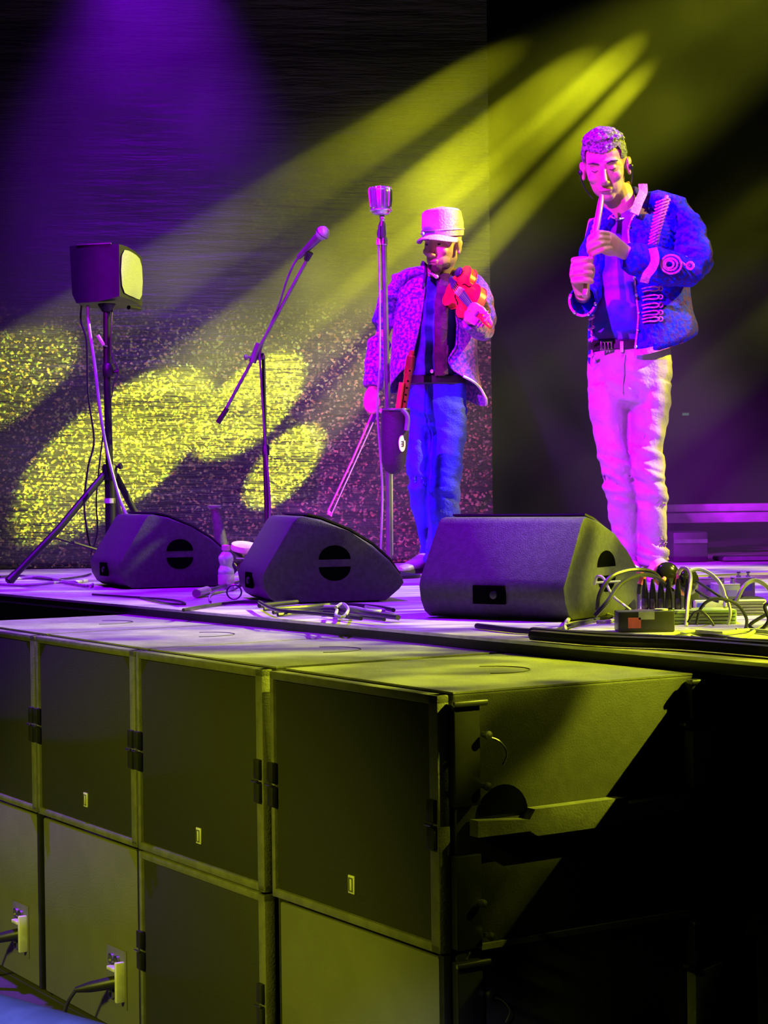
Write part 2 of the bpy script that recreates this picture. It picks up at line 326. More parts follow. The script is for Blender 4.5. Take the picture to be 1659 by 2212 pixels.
# ================================================================== SUBWOOFER STACK
C0 = P(958, 1502, 3.947); TOPZ = C0.z; HH = .530
e1 = Vector((-.53, .848, 0)).normalized(); e2 = Vector((.848, .53, 0)).normalized()
def s_at(px):
    d = ray(px, 1400); tx = d.x / d.y
    return (C0.x - tx * C0.y) / (tx * e1.y - e1.x)
def SP(s, t, z): return Vector((C0.x, C0.y, 0)) + e1 * s + e2 * t + Vector((0, 0, z))
DEP = .67
cols = [(0.0, s_at(592)), (s_at(577), s_at(303)), (s_at(301), s_at(86)), (s_at(84), s_at(84) + .70)]
def handle_cap(mb, c, r, X, Y, N, d):      # flat half disc plate, the recess shade put into its black
    pts = [c + X * (r * math.cos(a)) + Y * (r * math.sin(a)) for a in [PI * k / 14 for k in range(15)]]
    mb.prism(pts, N * d)
def cabinet(ci, row, front, label):
    s0, s1 = cols[ci]; s0 += .002; s1 -= .002
    z1 = TOPZ - row * HH - (.002 if row else 0); z0 = TOPZ - (row + 1) * HH + .002
    t = thing('subwoofer_cabinet', label, 'speaker cabinet', SP((s0 + s1) / 2, DEP / 2, z0), 'subwoofer cabinets stacked in front of the stage')
    W = s1 - s0; zc = (z0 + z1) / 2; h = z1 - z0
    mb = MB(); mb.box(SP((s0 + s1) / 2, DEP / 2 + .012, zc), (W, DEP - .024, h), e1, e2, bevel=.006); mb.build('body', M_cab, t)
    if row == 0:
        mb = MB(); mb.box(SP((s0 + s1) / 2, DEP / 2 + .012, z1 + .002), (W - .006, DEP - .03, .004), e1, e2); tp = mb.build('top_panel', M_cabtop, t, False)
        mb = MB(); mb.tube([SP((s0 + s1) / 2 + .09 * math.cos(a), DEP * .55 + .09 * math.sin(a), z1 + .0045) for a in [PI * .1 + k * PI * 1.1 / 14 for k in range(15)]], .0015, 5); mb.build('scratch', M_cab, tp)
    if front:
        fr = .034
        mb = MB()
        mb.box(SP(s0 + fr / 2, .0, zc), (fr, .03, h), e1, e2, bevel=.004); mb.box(SP(s1 - .016 / 2, .0, zc), (.016, .03, h), e1, e2, bevel=.003)
        mb.box(SP((s0 + s1) / 2, .0, z1 - .010), (W, .03, .020), e1, e2, bevel=.004); mb.box(SP((s0 + s1) / 2, .0, z0 + .010), (W, .03, .020), e1, e2, bevel=.004)
        mb.build('front_frame', M_frame, t)
        mb = MB(); mb.box(SP((s0 + fr + s1 - .016) / 2, -.002, zc), (W - fr - .016 - .002, .012, h - .04), e1, e2, bevel=.003); g = mb.build('grille', M_grille, t)
        # badge: small upright plate with an inner raised outline
        bs = s0 + W * .50; bz = z0 + .085; bw, bh_ = .026, .040
        mb = MB(); mb.box(SP(bs, -.010, bz), (bw, .004, bh_), e1, e2, bevel=.001); bd_ = mb.build('badge', M_badge, g)
        mb = MB()
        for dx, dz, w, hh in ((0, .014, .016, .0025), (0, -.014, .016, .0025), (.007, 0, .0025, .030), (-.007, 0, .0025, .030)):
            mb.box(SP(bs + dx, -.013, bz + dz), (w, .002, hh), e1, e2)
        mb.build('emblem', M_frame, bd_, False)
        for ss in (s0 + fr / 2, s1 - .012):
            mb = MB(); mb.box(SP(ss, -.018, zc + .028), (.026, .014, .046), e1, e2, bevel=.002); mb.box(SP(ss, -.018, zc - .028), (.026, .014, .046), e1, e2, bevel=.002)
            la = mb.build('latch', M_black, t)
            mb = MB(); mb.lathe(SP(ss + .014, -.028, zc), [(.003, 0), (.0035, .022), (.0045, .026), (.0, .028)], -e1, 8); mb.build('latch_pin', M_steel, la)
    else:
        mb = MB(); mb.box(SP((s0 + s1) / 2 - .003, -.001, zc), (W - .04, .012, h - .012), e1, e2, bevel=.004); rp = mb.build('rear_panel', M_rear, t)
        mb = MB(); mb.box(SP(s0 + .012, .004, zc), (.022, .02, h), e1, e2, bevel=.003); mb.build('side_rail', M_blackmetal, t)
        if ci >= 2:                       # connector plate low down near the right edge, with a plug in it
            cs = s0 + .155; cz = z0 + .155
            mb = MB(); mb.box(SP(cs, -.0085, cz), (.13, .004, .16), e1, e2, bevel=.002); cp = mb.build('connector_plate', M_rear, rp)
            for k, (ds, dz) in enumerate(((.022, .046), (-.014, .046), (.022, -.05))):
                mb = MB(); mb.lathe(SP(cs + ds, -.010, cz + dz), [(.015, 0), (.015, .009), (.011, .010), (.011, .002)], -e2, 14); mb.build('socket', M_steel, t)
            mb = MB(); mb.box(SP(cs - .048, -.02, cz - .005), (.014, .03, .11), e1, e2, bevel=.003); mb.build('socket_guard', M_badge, t)
            mb = MB(); mb.box(SP(cs - .012, -.02, cz + .026), (.05, .028, .010), e1, e2, bevel=.002); mb.build('socket_guard', M_badge, t)
            a = SP(cs - .01, -.012, cz - .012); b = SP(cs + .045, -.07, cz - .03)
            pl = thing('power_plug', 'black power plug in the lower turned cabinet %s' % ('at the left edge of the photo' if ci == 3 else 'beside the dark-grilled one'), 'plug', a, 'power plugs in the turned cabinets')
            mb = MB(); mb.tube([a, a + (b - a) * .25, b, b + (b - a) * .5], [.017, .018, .015, .008], 12); mb.build('plug_body', M_black, pl)
            e = b + (b - a) * .5
            mb = MB(); mb.tube(smooth_path([e, e + e1 * .05 - Zv * .06 - e2 * .01, e + e1 * .10 - Zv * .16, e + e1 * .12 - Zv * .30 + e2 * .02]), .0055, 8); mb.build('cable', M_cable, pl)
    if ci == 0:                            # outer side with rigging
        N = -e1
        for (ta, tb, za, zb, nm) in ((.012, .075, z1 - .012, z0 + .30, 'rigging_plate'), (.012, .075, z0 + .20, z0 + .01, 'rigging_plate')):
            mb = MB(); mb.box(SP(-.011, (ta + tb) / 2, (za + zb) / 2), (.020, tb - ta, abs(za - zb)), e1, e2, bevel=.002); mb.build(nm, M_blackmetal, t)
        mb = MB(); mb.box(SP(-.022, .05, z1 - .018), (.012, .085, .012), e1, e2, bevel=.003); mb.build('rigging_cap', M_steel, t)
        for (tt, zz) in ((.088, z1 - .085), (.085, z1 - .19), (.088, z0 + .03), (.07, z0 + .10), (.62, z1 - .105)):
            mb = MB(); mb.lathe(SP(-.012, tt, zz), [(.006, 0), (.006, .014), (.009, .016), (.009, .022), (.001, .024)], -e1, 12); mb.build('locking_pin', M_steel, t)
        mb = MB(); mb.tube(smooth_path([SP(-.03, .095, z1 - .09), SP(-.034, .115, z1 - .10), SP(-.03, .135, z1 - .125), SP(-.022, .13, z1 - .15)]), .0022, 6); mb.build('pin_lanyard', M_steel, t)
        # bottom rail with a step
        zr = z1 - .262
        mb = MB(); mb.prism([SP(-.001, .06, zr + .004), SP(-.001, .19, zr - .006), SP(-.001, .205, zr + .014), SP(-.001, .44, zr + .016), SP(-.001, .455, zr + .002), SP(-.001, .64, zr + .006), SP(-.001, .60, zr - .030), SP(-.001, .455, zr - .034), SP(-.001, .44, zr - .040), SP(-.001, .21, zr - .042), SP(-.001, .19, zr - .030), SP(-.001, .06, zr - .030)], -e1 * .030); mb.build('side_rail', M_frame, t, False)
        mb = MB(); handle_cap(mb, SP(-.0005, .145, zr + .006), .062, e2, Zv, -e1, .0015); mb.build('handle_recess_shade', M_hole, t, False)
        mb = MB(); handle_cap(mb, SP(-.0005, .53, zr + .006), .065, e2, Zv, -e1, .0015); mb.build('handle_recess_shade', M_hole, t, False)
        mb = MB(); mb.box(SP(-.006, .36, z0 + .006), (.010, .56, .012), e1, e2); mb.build('bottom_edge', M_frame, t, False)
        mb = MB(); mb.prism([SP(-.001, .635, z1 - .12), SP(-.001, .715, z1 - .105), SP(-.001, .715, z0 + .345), SP(-.001, .665, z0 + .285), SP(-.001, .635, z0 + .285)], -e1 * .030, .002); mb.build('rear_bracket', M_frame, t)
        mb = MB(); mb.box(SP(-.012, .675, z1 - .06), (.03, .075, .10), e1, e2, bevel=.006); mb.build('rear_hinge', M_blackmetal, t)
        mb = MB(); mb.box(SP(-.020, .66, z1 - .012), (.02, .05, .012), e1, e2, bevel=.004); mb.build('rigging_cap', M_steel, t)
    return t
cabinet(0, 0, True, 'nearest speaker cabinet of the upper row, dark grille and bare side with rigging')
cabinet(1, 0, True, 'upper dark-grilled speaker cabinet, directly left of the nearest one')
cabinet(2, 0, True, 'upper dark-grilled speaker cabinet, third from the near corner of the stack')
cabinet(3, 0, True, 'upper dark-grilled speaker cabinet cut off by the left edge of the photo')
cabinet(0, 1, False, 'lower cabinet at the near corner, turned to show its plain olive rear panel')
cabinet(1, 1, True, 'only dark-grilled speaker cabinet of the lower row')
cabinet(2, 1, False, 'lower turned cabinet with plug and socket beside the dark-grilled one')
cabinet(3, 1, False, 'lower turned cabinet with plug cut off by the left edge of the photo')
# dolly skid under the stack
mb = MB(); mb.box(SP(1.45, DEP / 2, TOPZ - 2 * HH - .028), (2.95, DEP - .08, .05), e1, e2); tag(mb.build('skid_board', M_black, smooth=False), 'black skid board under the speaker stack', 'skid')

# ================================================================== MONITOR WEDGES
def wedge(corner, th, W, label, grp='floor monitor wedges on the stage edge', shift=0):
    u = Vector((math.cos(th), math.sin(th), 0)); w = Vector((-math.sin(th), math.cos(th), 0)); c = corner
    t = thing('monitor_wedge', label, 'stage monitor', c + u * .22 + w * W / 2, grp)
    prof = [(.045, .004), (.02, .02), (.0, .055), (-.008, .10), (.006, .125), (.10, .285), (.115, .302), (.135, .306), (.20, .292), (.30, .25), (.38, .20), (.44, .145), (.485, .085), (.49, .065), (.475, .045), (.425, .004)]
    prof = [(x, z * .98) for x, z in prof]
    pts = [c + u * x + Zv * z for x, z in prof]
    mb = MB(); mb.prism(pts, w * W, .008); bd_ = mb.build('body', M_wedge, t)
    # grille on the performer's side
    gp = [(.15, .300), (.20, .288), (.30, .246), (.38, .196), (.44, .141), (.475, .088)]
    mb = MB(); rows = [[c + u * (x + .006) + Zv * (z + .006) + w * (.02 + (W - .04) * k / 6) for k in range(7)] for x, z in gp]
    mb.rings(rows, cap=False, closed=False); thicken('grille', mb, M_grille, t, .006, 0)
    for side, off in ((0, -.0012), (1, W + .0002)):
        mb = MB()
        for sg in (1, -1):
            cc = c + u * .245 + Zv * (.137 + sg * .013) + w * off
            pts = [cc + u * (.056 * math.cos(a)) + Zv * (sg * .048 * math.sin(a)) for a in [PI * k / 16 for k in range(17)]]
            mb.prism(pts, w * .001)
        mb.build('handle_recess_shade', M_hole, t, False)  # flat black half discs, shade of the hollow put into the colour
    # connector recess low in the back
    mb = MB(); mb.box(c + w * (W * .5) + u * (-.008) + Zv * .075, (.012, .11, .055), u, w, Zv, bevel=.003); k = mb.build('connector_recess', M_hole, t)
    mb = MB(); mb.lathe(c + w * (W * .5 - .02) - u * .014 + Zv * .075, [(.012, 0), (.012, .006), (.008, .007)], -u, 12); mb.build('socket', M_blackmetal, k)
    for dz, fx in ((.0, .1), (.0, .4)):
        for ww in (.05, W - .05):
            mb = MB(); mb.lathe(c + u * fx + w * ww, [(.014, 0), (.014, .006)], Zv, 10); mb.build('foot', M_black, t)
    return t
w1 = D(262, 1274); wedge(w1, math.radians(22), .50, 'black floor monitor nearest the tripod speaker, left of the water bottle')
w2 = D(572, 1307); wedge(w2, math.radians(14), .50, 'black floor monitor in the middle, in front of the two microphone stands')
w3 = D(1222, 1345); wedge(w3, math.radians(55), .50, 'largest looking floor monitor, its blank back to the viewer, beside the pedals')

# ================================================================== TRIPOD SPEAKER
def pole_speaker():
    Y = 8.6
    b = D(241, 1250); b = Vector((P(238, 1150, Y).x, Y, DZ))
    t = thing('speaker_stand', 'black tripod stand carrying the small loudspeaker at left', 'speaker stand', b)
    top = P(231, 664, Y); low = b + Zv * .09
    mb = MB(); mb.tube([b + Zv * .05, P(239, 1085, Y), P(237, 1020, Y)], .024, 14); mb.build('lower_tube', M_black, t)
    mb = MB(); mb.tube([P(237, 1030, Y), P(231, 800, Y), top], .0165, 12); pl = mb.build('pole', M_black, t)
    mb = MB(); mb.lathe(P(234, 815, Y), [(.02, 0), (.026, .01), (.026, .05), (.02, .06)], Zv, 14); cl = mb.build('collar', M_black, t)
    mb = MB(); mb.lathe(P(243, 803, Y), [(.006, 0), (.006, .02), (.014, .022), (.014, .035)], (1, -.2, 0), 10); mb.build('knob', M_black, cl)
    mb = MB(); mb.lathe(P(237, 1022, Y), [(.028, -.03), (.034, -.02), (.034, .03), (.026, .04)], Zv, 14); hb = mb.build('hub', M_black, t)
    mb = MB(); mb.lathe(P(247, 1010, Y), [(.006, 0), (.006, .02), (.013, .022), (.013, .036)], (1, -.3, .2), 10); mb.build('knob', M_black, hb)
    mb = MB(); mb.lathe(P(238, 1087, Y), [(.0255, 0), (.0255, .022)], Zv, 14); mb.build('tape_band', M_badge, t)
    feet = [(D(17, 1258, .012)), Vector((-.96, 8.8, DZ + .012)), Vector((b.x + .05, 8.22, DZ + .012))]
    feet[2] = Vector((b.x + .02, 9.15, DZ + .012))
    for f in feet:
        h = P(237, 1026, Y); d = (f - h); d2 = Vector((d.x, d.y, 0)).normalized()
        mb = MB(); mb.tube([h + d2 * .03, h + (f - h) * .5, f], .0155, 10); lg = mb.build('leg', M_black, t)
        mb = MB(); mb.tube([f + (h - f).normalized() * .05, f + (h - f).normalized() * .005], [.018, .021], 10); mb.build('rubber_foot', M_black, lg)
        mb = MB(); mb.tube([h + (f - h) * .58, b + Zv * .12], .007, 6); mb.build('brace', M_black, t)
    # loudspeaker
    s = thing('loudspeaker', 'small black loudspeaker mounted on the tripod pole, its side lit yellow', 'speaker', P(229, 664, Y))
    # cabinet with a tapered plan: wide left face towards the viewer, bowed face towards the right
    A, B = P(152, 0, 8.62), P(257, 0, 8.42); Cc = P(305, 0, 8.75)
    def pt(px, py, Yy): return P(px, py, Yy)
    bot = [pt(156, 636, 8.62), pt(165, 655, 8.60), pt(210, 652, 8.5), pt(258, 640, 8.42), pt(275, 645, 8.50), pt(292, 652, 8.62), pt(307, 662, 8.78), pt(240, 668, 9.0), pt(175, 664, 8.9)]
    topp = [pt(150, 532, 8.62), pt(158, 531, 8.60), pt(210, 529, 8.5), pt(257, 527, 8.42), pt(275, 533, 8.50), pt(292, 543, 8.62), pt(307, 557, 8.78), pt(240, 545, 9.0), pt(172, 538, 8.9)]
    mb = MB()
    mid = [a + (b_ - a) * .5 for a, b_ in zip(bot, topp)]
    mb.rings([bot, mid, topp]); bmesh.ops.bevel(mb.bm, geom=[e for e in mb.bm.edges if len(e.link_faces) == 2 and e.calc_face_angle(0) > .6], offset=.008, segments=2, affect='EDGES', profile=.5)
    bo = mb.build('body', M_box, s)
    # grille bowed over the right face
    mb = MB(); rows = []
    for f in (0.03, .97):
        r = []
        for k in (3, 4, 5, 6):
            p = bot[k] + (topp[k] - bot[k]) * f; nrm = Vector((.85, -.5, 0)) * .007
            r.append(p + nrm)
        rows.append(r)
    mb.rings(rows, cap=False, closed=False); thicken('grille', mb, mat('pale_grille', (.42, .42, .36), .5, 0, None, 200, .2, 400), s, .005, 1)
    mb = MB(); mb.lathe(P(231, 668, Y) - Zv * .012, [(.022, 0), (.034, .02), (.04, .03), (.04, .036)], Zv, 16); mb.build('pole_socket', M_black, s)
    mb = MB(); mb.box((topp[0] + topp[3]) / 2 + Zv * .004, (.22, .02, .006), (topp[3] - topp[0]), (0, 1, 0)); mb.build('top_rim', M_frame, s)
    mb = MB(); mb.tube([P(278, 664, 8.6), P(302, 668, 8.7)], .010, 8); mb.build('handle', M_black, s)
    # cables down from it
    spec = [('grey loudspeaker cable falling beside the tripod pole', M_cablelight, .0075, [(190, 660, 8.6), (192, 700, 8.58), (205, 790, 8.55), (218, 900, 8.53), (235, 990, 8.52), (258, 1075, 8.5), (275, 1120, 8.46), (290, 1180, 8.42)]),
            ('thin dark cable hanging left of the pale loudspeaker cable', M_cable, .0045, [(176, 660, 8.62), (175, 695, 8.62), (187, 740, 8.6), (190, 850, 8.6), (203, 950, 8.6), (190, 1010, 8.6), (182, 1090, 8.6), (190, 1160, 8.6), (198, 1190, 8.6)]),
            ('thin black cable looping by the pole collar', M_cable, .003, [(243, 665, 8.6), (241, 700, 8.57), (240, 760, 8.56), (256, 800, 8.55), (246, 830, 8.56), (241, 860, 8.57)]),
            ('slack black cable between the tripod legs', M_cable, .0035, [(224, 930, 8.58), (215, 1000, 8.6), (208, 1080, 8.6), (210, 1150, 8.6), (196, 1200, 8.6)])]
    for lb, mm, r, pts in spec:
        mb = MB(); mb.tube(smooth_path([P(*p) for p in pts]), r, 7); tag(mb.build('speaker_cable', mm), lb, 'cable')
    mb = MB(); mb.tube([P(211, 724, 8.56), P(224, 745, 8.57)], .0085, 8); mb.tube([P(224, 745, 8.57), P(231, 748, 8.585)], .004, 6); tag(mb.build('cable_tie_strap', mat('pale_strap', (.7, .7, .55), .5)), 'short pale strap sticking out from the tripod pole', 'strap')
pole_speaker()

# ================================================================== MICROPHONES AND STANDS
def boom():
    Y = 8.6; b = Vector((P(579, 1190, Y).x, Y, DZ))
    t = thing('boom_stand', 'slim microphone boom stand tilted up to the right behind the middle monitor', 'microphone stand', b)
    piv = P(569, 768, Y)
    mb = MB(); mb.tube([b + Zv * .02, P(573, 960, Y)], .012, 10); mb.tube([P(573, 970, Y), piv], .0085, 10); mb.build('pole', M_black, t)
    mb = MB(); mb.lathe(P(574, 985, Y), [(.012, 0), (.017, .005), (.017, .04), (.012, .05)], Zv, 12); mb.build('clutch', M_black, t)
    mb = MB(); mb.lathe(b, [(.13, 0), (.13, .012), (.03, .03), (.014, .05)], Zv, 24); mb.build('base', M_black, t)
    A, B_ = P(664, 560, 8.5), P(482, 895, 8.62)
    mb = MB(); mb.tube([A, B_], .0075, 10); bo = mb.build('boom_arm', M_stand, t)
    mb = MB(); mb.tube([P(491, 882, 8.612), P(471, 913, 8.625)], .0115, 10); mb.build('grip_end', M_black, t)
    mb = MB(); mb.tube([P(560, 742, 8.57), P(545, 783, 8.58)], .016, 10); mb.lathe(P(556, 770, Y) , [(.016, 0), (.016, .03)], (1, 0, 0), 12)
    mb.build('pivot', M_stand, t)
    mb = MB(); mb.lathe(P(545, 772, 8.57), [(.005, 0), (.005, .02), (.012, .024), (.012, .034), (.002, .038)], (-1, -.2, 0), 10); mb.build('knob', M_stand, t)
    # microphone
    m = thing('microphone', 'handheld ball-headed microphone clipped to the tilted boom', 'microphone', P(662, 560, 8.48))
    h = P(697, 503, 8.42); e = P(645, 556, 8.50); d = (h - e).normalized()
    mb = MB(); mb.tube([e, e + (h - e) * .2, h - d * .03, h - d * .015], [.011, .013, .020, .021], 14); mb.build('handle', M_stand, m)
    mb = MB(); mb.lathe(h, [(.004, -.03), (.019, -.026), (.028, -.012), (.0295, 0), (.028, .012), (.019, .024), (.006, .029)], d, 18); mb.build('mesh_head', mat('mic_mesh', (.5, .5, .52), .35, .8, None, 400, .6, 500), m)
    mb = MB(); mb.torus(h - d * .002, .030, .003, d.cross(Vector((0, 0, 1))), d.cross(d.cross(Vector((0, 0, 1)))), 22, 6); mb.build('ring', M_steel, m)
    mb = MB(); mb.tube([P(662, 562, 8.49), P(668, 545, 8.475)], [.012, .019], 10); mb.build('clip', M_black, m)
    mb = MB(); mb.tube(smooth_path([e, P(634, 572, 8.5), P(618, 610, 8.51), P(602, 660, 8.53), P(576, 720, 8.56), P(562, 760, 8.57), P(563, 800, 8.57), P(569, 900, 8.58), P(577, 1000, 8.58), P(583, 1090, 8.57), P(580, 1170, 8.55)]), .005, 7)
    tag(mb.build('microphone_cable', M_stand), 'cable running from the ball-headed microphone along the boom', 'cable')
boom()
def straight():
    Y = 8.55; b = Vector((P(840, 1205, Y).x, Y, DZ))
    t = thing('straight_stand', 'straight upright microphone stand just left of the fiddler', 'microphone stand', b)
    mb = MB(); mb.tube([b + Zv * .02, P(837, 870, Y)], .0125, 12); mb.build('lower_tube', M_stand, t)
    mb = MB(); mb.tube([P(838, 900, Y), P(829, 525, Y)], .0125, 12); mb.build('upper_tube', M_stand, t)
    mb = MB(); mb.tube([P(845, 880, Y + .01), P(847, 1200, Y + .01)], .005, 8); mb.build('side_rod', mat('bright_rod', (.8, .8, .75), .3, .3), t)
    mb = MB(); mb.lathe(b, [(.14, 0), (.14, .014), (.03, .03), (.016, .05)], Zv, 26); mb.build('base', M_black, t)
    mb = MB(); mb.lathe(P(829, 530, Y), [(.013, 0), (.017, .004), (.017, .03), (.010, .036)], Zv, 12); mb.build('thread_collar', M_steel, t)
    m = thing('vintage_microphone', 'chunky chrome retro microphone on top of the straight stand', 'microphone', P(825, 530, Y))
    c = P(822, 433, Y); k = 4200 / Y
    ax = (P(823, 405, Y) - P(825, 465, Y)).normalized()
    prof = [(.012, -.066), (.034, -.062), (.041, -.054), (.046, -.03), (.0495, 0), (.051, .03), (.050, .047), (.044, .056), (.025, .061), (.004, .062)]
    mb = MB(); mb.lathe(c, prof, ax, 28); mb.build('body', M_chrome, m)
    for i in range(7):
        a = -1.25 + i * .42; A = Vector((math.sin(a), -math.cos(a), 0))
        mb = MB(); mb.tube([c + A * (r + .001) + ax * h for r, h in prof[3:8]], .0032, 6); mb.build('rib', M_chrome, m)
    for hh in (-.045, .045):
        mb = MB(); mb.lathe(c, [(.048 if hh < 0 else .0515, hh - .004), (.0515 if hh < 0 else .053, hh), (.048 if hh < 0 else .0515, hh + .004)], ax, 28); mb.build('band', M_chrome, m)
    mb = MB(); mb.tube([P(825, 466, Y), P(826, 482, Y)], [.012, .010], 10); mb.ell(P(827, 473, Y - .01), .011); mb.build('swivel', M_chrome, m)
    mb = MB(); mb.tube([P(826, 480, Y), P(824, 505, Y), P(825, 524, Y)], [.013, .021, .014], 12); mb.box(P(819, 500, Y - .02), (.010, .012, .055)); mb.build('connector_housing', M_stand, m)
    mb = MB(); mb.tube([P(818, 514, Y - .01), P(818, 529, Y - .01)], [.009, .012], 10); mb.build('cable_plug', mat('pink_plug', (.7, .3, .3), .4), m)
    mb = MB(); mb.tube(smooth_path([P(818, 528, Y - .01), P(819, 560, Y - .012), P(820, 650, Y - .012), P(820, 790, Y - .012), P(815, 880, Y - .02), P(820, 960, Y - .02), P(826, 1060, Y - .02), P(823, 1180, Y - .01), P(822, 1215, Y - .01)]), .0052, 7)
    tag(mb.build('microphone_cable', mat('mauve_cable', (.28, .26, .28), .4)), 'cable hanging from the chrome microphone beside its stand', 'cable')
    # quiver bag with a sticker and the red recorder inside
    q = thing('instrument_bag', 'dark fabric quiver bag strapped to the straight microphone stand', 'bag', P(850, 1024, Y - .06))
    Q = lambda px, py, dy=0: P(px, py, Y - .07 + dy)
    mb = MB(); mb.loft([(Q(848, 1024), .010, .010), (Q(848, 1018), .035, .025), (Q(850, 1000), .052, .04), (Q(853, 940), .062, .045), (Q(854, 900), .062, .048), (Q(855, 884), .063, .050)], n=24)
    bg_ = mb.build('bag_body', mat('bag_cloth', (.035, .015, .045), .6, 0, None, 60, .3, 120), q)
    mb = MB(); mb.torus(Q(855, 884), .058, .005, (1, 0, 0), (0, .85, 0.05), 28, 6); mb.build('rim', M_stand, q)
    mb = MB(); mb.ell(Q(824, 888), .011); mb.build('snap_button', M_badge, q)
    mb = MB(); mb.tube(smooth_path([Q(868, 884, -.05), Q(880, 900, -.045), Q(878, 930, -.04)]), .011, 8); mb.build('flap', mat('bag_flap', (.16, .12, .2), .6), q)
    st_c = Q(868, 958, -.038); nX = Vector((.72, .68, 0)).normalized(); nN = Vector((.68, -.72, 0)).normalized()
    mb = MB(); pts = [st_c + nX * (.020 * math.cos(a)) + Zv * (.036 * math.sin(a)) for a in [2 * PI * k / 24 for k in range(24)]]; mb.prism(pts, nN * .003); stc = mb.build('round_patch', mat('patch_cloth', (.85, .75, .82), .6), q, False)
    mb = MB()
    for dz in (.008, -.002, -.012): mb.box(st_c + nN * .004 + Zv * dz, (.012, .002, .003), nX, nN)
    mb.box(st_c + nN * .004 + nX * .005, (.003, .002, .022), nX, nN); mb.build('patch_marks', M_black, stc, False)
    r = thing('recorder_flute', 'dark red wooden recorder standing in the quiver bag', 'recorder', Q(862, 884, .0))
    M_red = mat('red_lacquer', (.35, .02, .02), .3, 0, (.2, .012, .02), 20)
    A_, B_ = Q(890, 757, -.01), Q(866, 905, .0)
    d = (B_ - A_)
    mb = MB(); mb.tube([A_, A_ + d * .07, A_ + d * .09, A_ + d * .35, A_ + d * .37, A_ + d], [.012, .013, .019, .020, .017, .018], 14); rb = mb.build('tube_body', M_red, r)
    mb = MB()
    for f in (.3, .45, .55, .65, .75): mb.ell(A_ + d * f + Vector((.004, -.018, 0)), (.0045, .003, .0045), u=8, v=6)
    mb.build('finger_holes', M_hole, rb)
    r2 = thing('wooden_whistle', 'shorter red whistle leaning in the quiver bag left of the recorder', 'whistle', Q(860, 884))
    mb = MB(); mb.tube([Q(868, 826, -.03), Q(858, 900, -.02)], [.012, .013], 12); mb.build('tube_body', mat('red_lacquer_bright', (.7, .05, .06), .35), r2)
straight()

# ================================================================== PEOPLE
def head_solid(mb, c, right, up, fwd, s, detail='plain'):
    """skull, face and ears in the head's own frame (x to the figure's left seen from the front, y forward, z up)"""
    X, Yv, Z_ = right.normalized(), fwd.normalized(), up.normalized()
    def L(x, y, z): return c + (X * x + Yv * y + Z_ * z) * s
    def E(p, r): mb.ell(L(*p), [k * s for k in r], X, Yv, Z_, 18, 12)
    E((0, -.012, .035), (.076, .094, .088)); E((0, .028, .0), (.066, .066, .085)); E((0, .040, -.05), (.054, .052, .05)); E((0, .062, -.083), (.030, .026, .024))
    E((0, .0, -.04), (.062, .07, .06))
    E((0, .074, .033), (.052, .020, .012))                        # brow
    for sx in (-1, 1):
        E((sx * .036, .066, -.018), (.024, .020, .020))            # cheekbone
        E((sx * .030, .077, .012), (.014, .012, .010))             # closed eyelid
        E((sx * .079, -.004, -.002), (.010, .018, .030)); E((sx * .084, -.010, .012), (.008, .014, .016)); E((sx * .081, .002, -.026), (.007, .010, .010))
        E((sx * .010, .101, -.034), (.009, .010, .008))            # nostril wing
    mb.tube([L(0, .086, .026), L(0, .100, .0), L(0, .116, -.026), L(0, .108, -.036)], [.009 * s, .010 * s, .013 * s, .009 * s], 10)
    E((0, .090, -.058), (.023, .010, .0055)); E((0, .088, -.068), (.020, .010, .006))
    return L
def fingers(mb, lst, r0, r1):
    for pts in lst:
        pts = [Vector(p) for p in pts]; n = len(pts)
        sp_ = smooth_path(pts, 3); m_ = len(sp_)
        mb.tube(sp_, [r0 + (r1 - r0) * i / (m_ - 1) for i in range(m_)], 8)
        mb.ell(sp_[-1], r1, u=8, v=6); mb.ell(sp_[0], r0, u=8, v=6)
def wrinkle(a1, f1, a2, f2, st=(1, 1, 1)):
    def f(p, n):
        q = Vector((p.x * st[0], p.y * st[1], p.z * st[2]))
        return a1 * noise.noise(q * f1) + a2 * noise.noise(q * f2 + Vector((5, 3, 1)))
    return f
class Shell:                            # open garment round a trunk: horizontal rings, front gap between two edges
    def __init__(s, st): s.st = st      # (py, cx, rx, dy0, rd, left edge px, right edge px)
    def at(s, py):
        st = s.st
        for a, b in zip(st, st[1:]):
            if a[0] <= py <= b[0]:
                f = (py - a[0]) / (b[0] - a[0]); return [u + (v - u) * f for u, v in zip(a, b)]
        return list(st[0] if py < st[0][0] else st[-1])

# ------------------------------------------------------------------ flutist
FY = 8.0; fk = 4200 / FY
def F(px, py, dy=0.0): return P(px, py, FY + dy)
def fr(px): return px / fk
flutist = thing('person', 'man with short hair in a blue braided jacket and pale trousers playing a flute', 'person', Vector((F(1380, 1240).x, FY, DZ)))
body = MB()
hc = F(1308, 362, -.06)
hup = (RT * -.16 + UP * .93 + Vector((0, -.34, 0))).normalized()      # head bowed towards the viewer
hf = (Vector((-.16, -.88, -.42))); hf = (hf - hup * hf.dot(hup)).normalized(); hr = hup.cross(hf) * -1
hr = hf.cross(hup)
HL = head_solid(body, hc, hr, hup, hf, 1.16)
body.loft([(F(1326, 405, -.01), fr(36), fr(34)), (F(1340, 440, .0), fr(35), fr(36)), (F(1352, 475, .03), fr(34), fr(34))])
body.loft([(F(1362, 462, .04), fr(36), fr(28)), (F(1372, 490, .05), fr(66), fr(36)), (F(1372, 540, .03), fr(76), fr(48)), (F(1362, 650, .01), fr(72), fr(52)), (F(1352, 740, .0), fr(70), fr(50)), (F(1360, 800, .0), fr(78), fr(54)), (F(1362, 850, 0), fr(72), fr(54))])
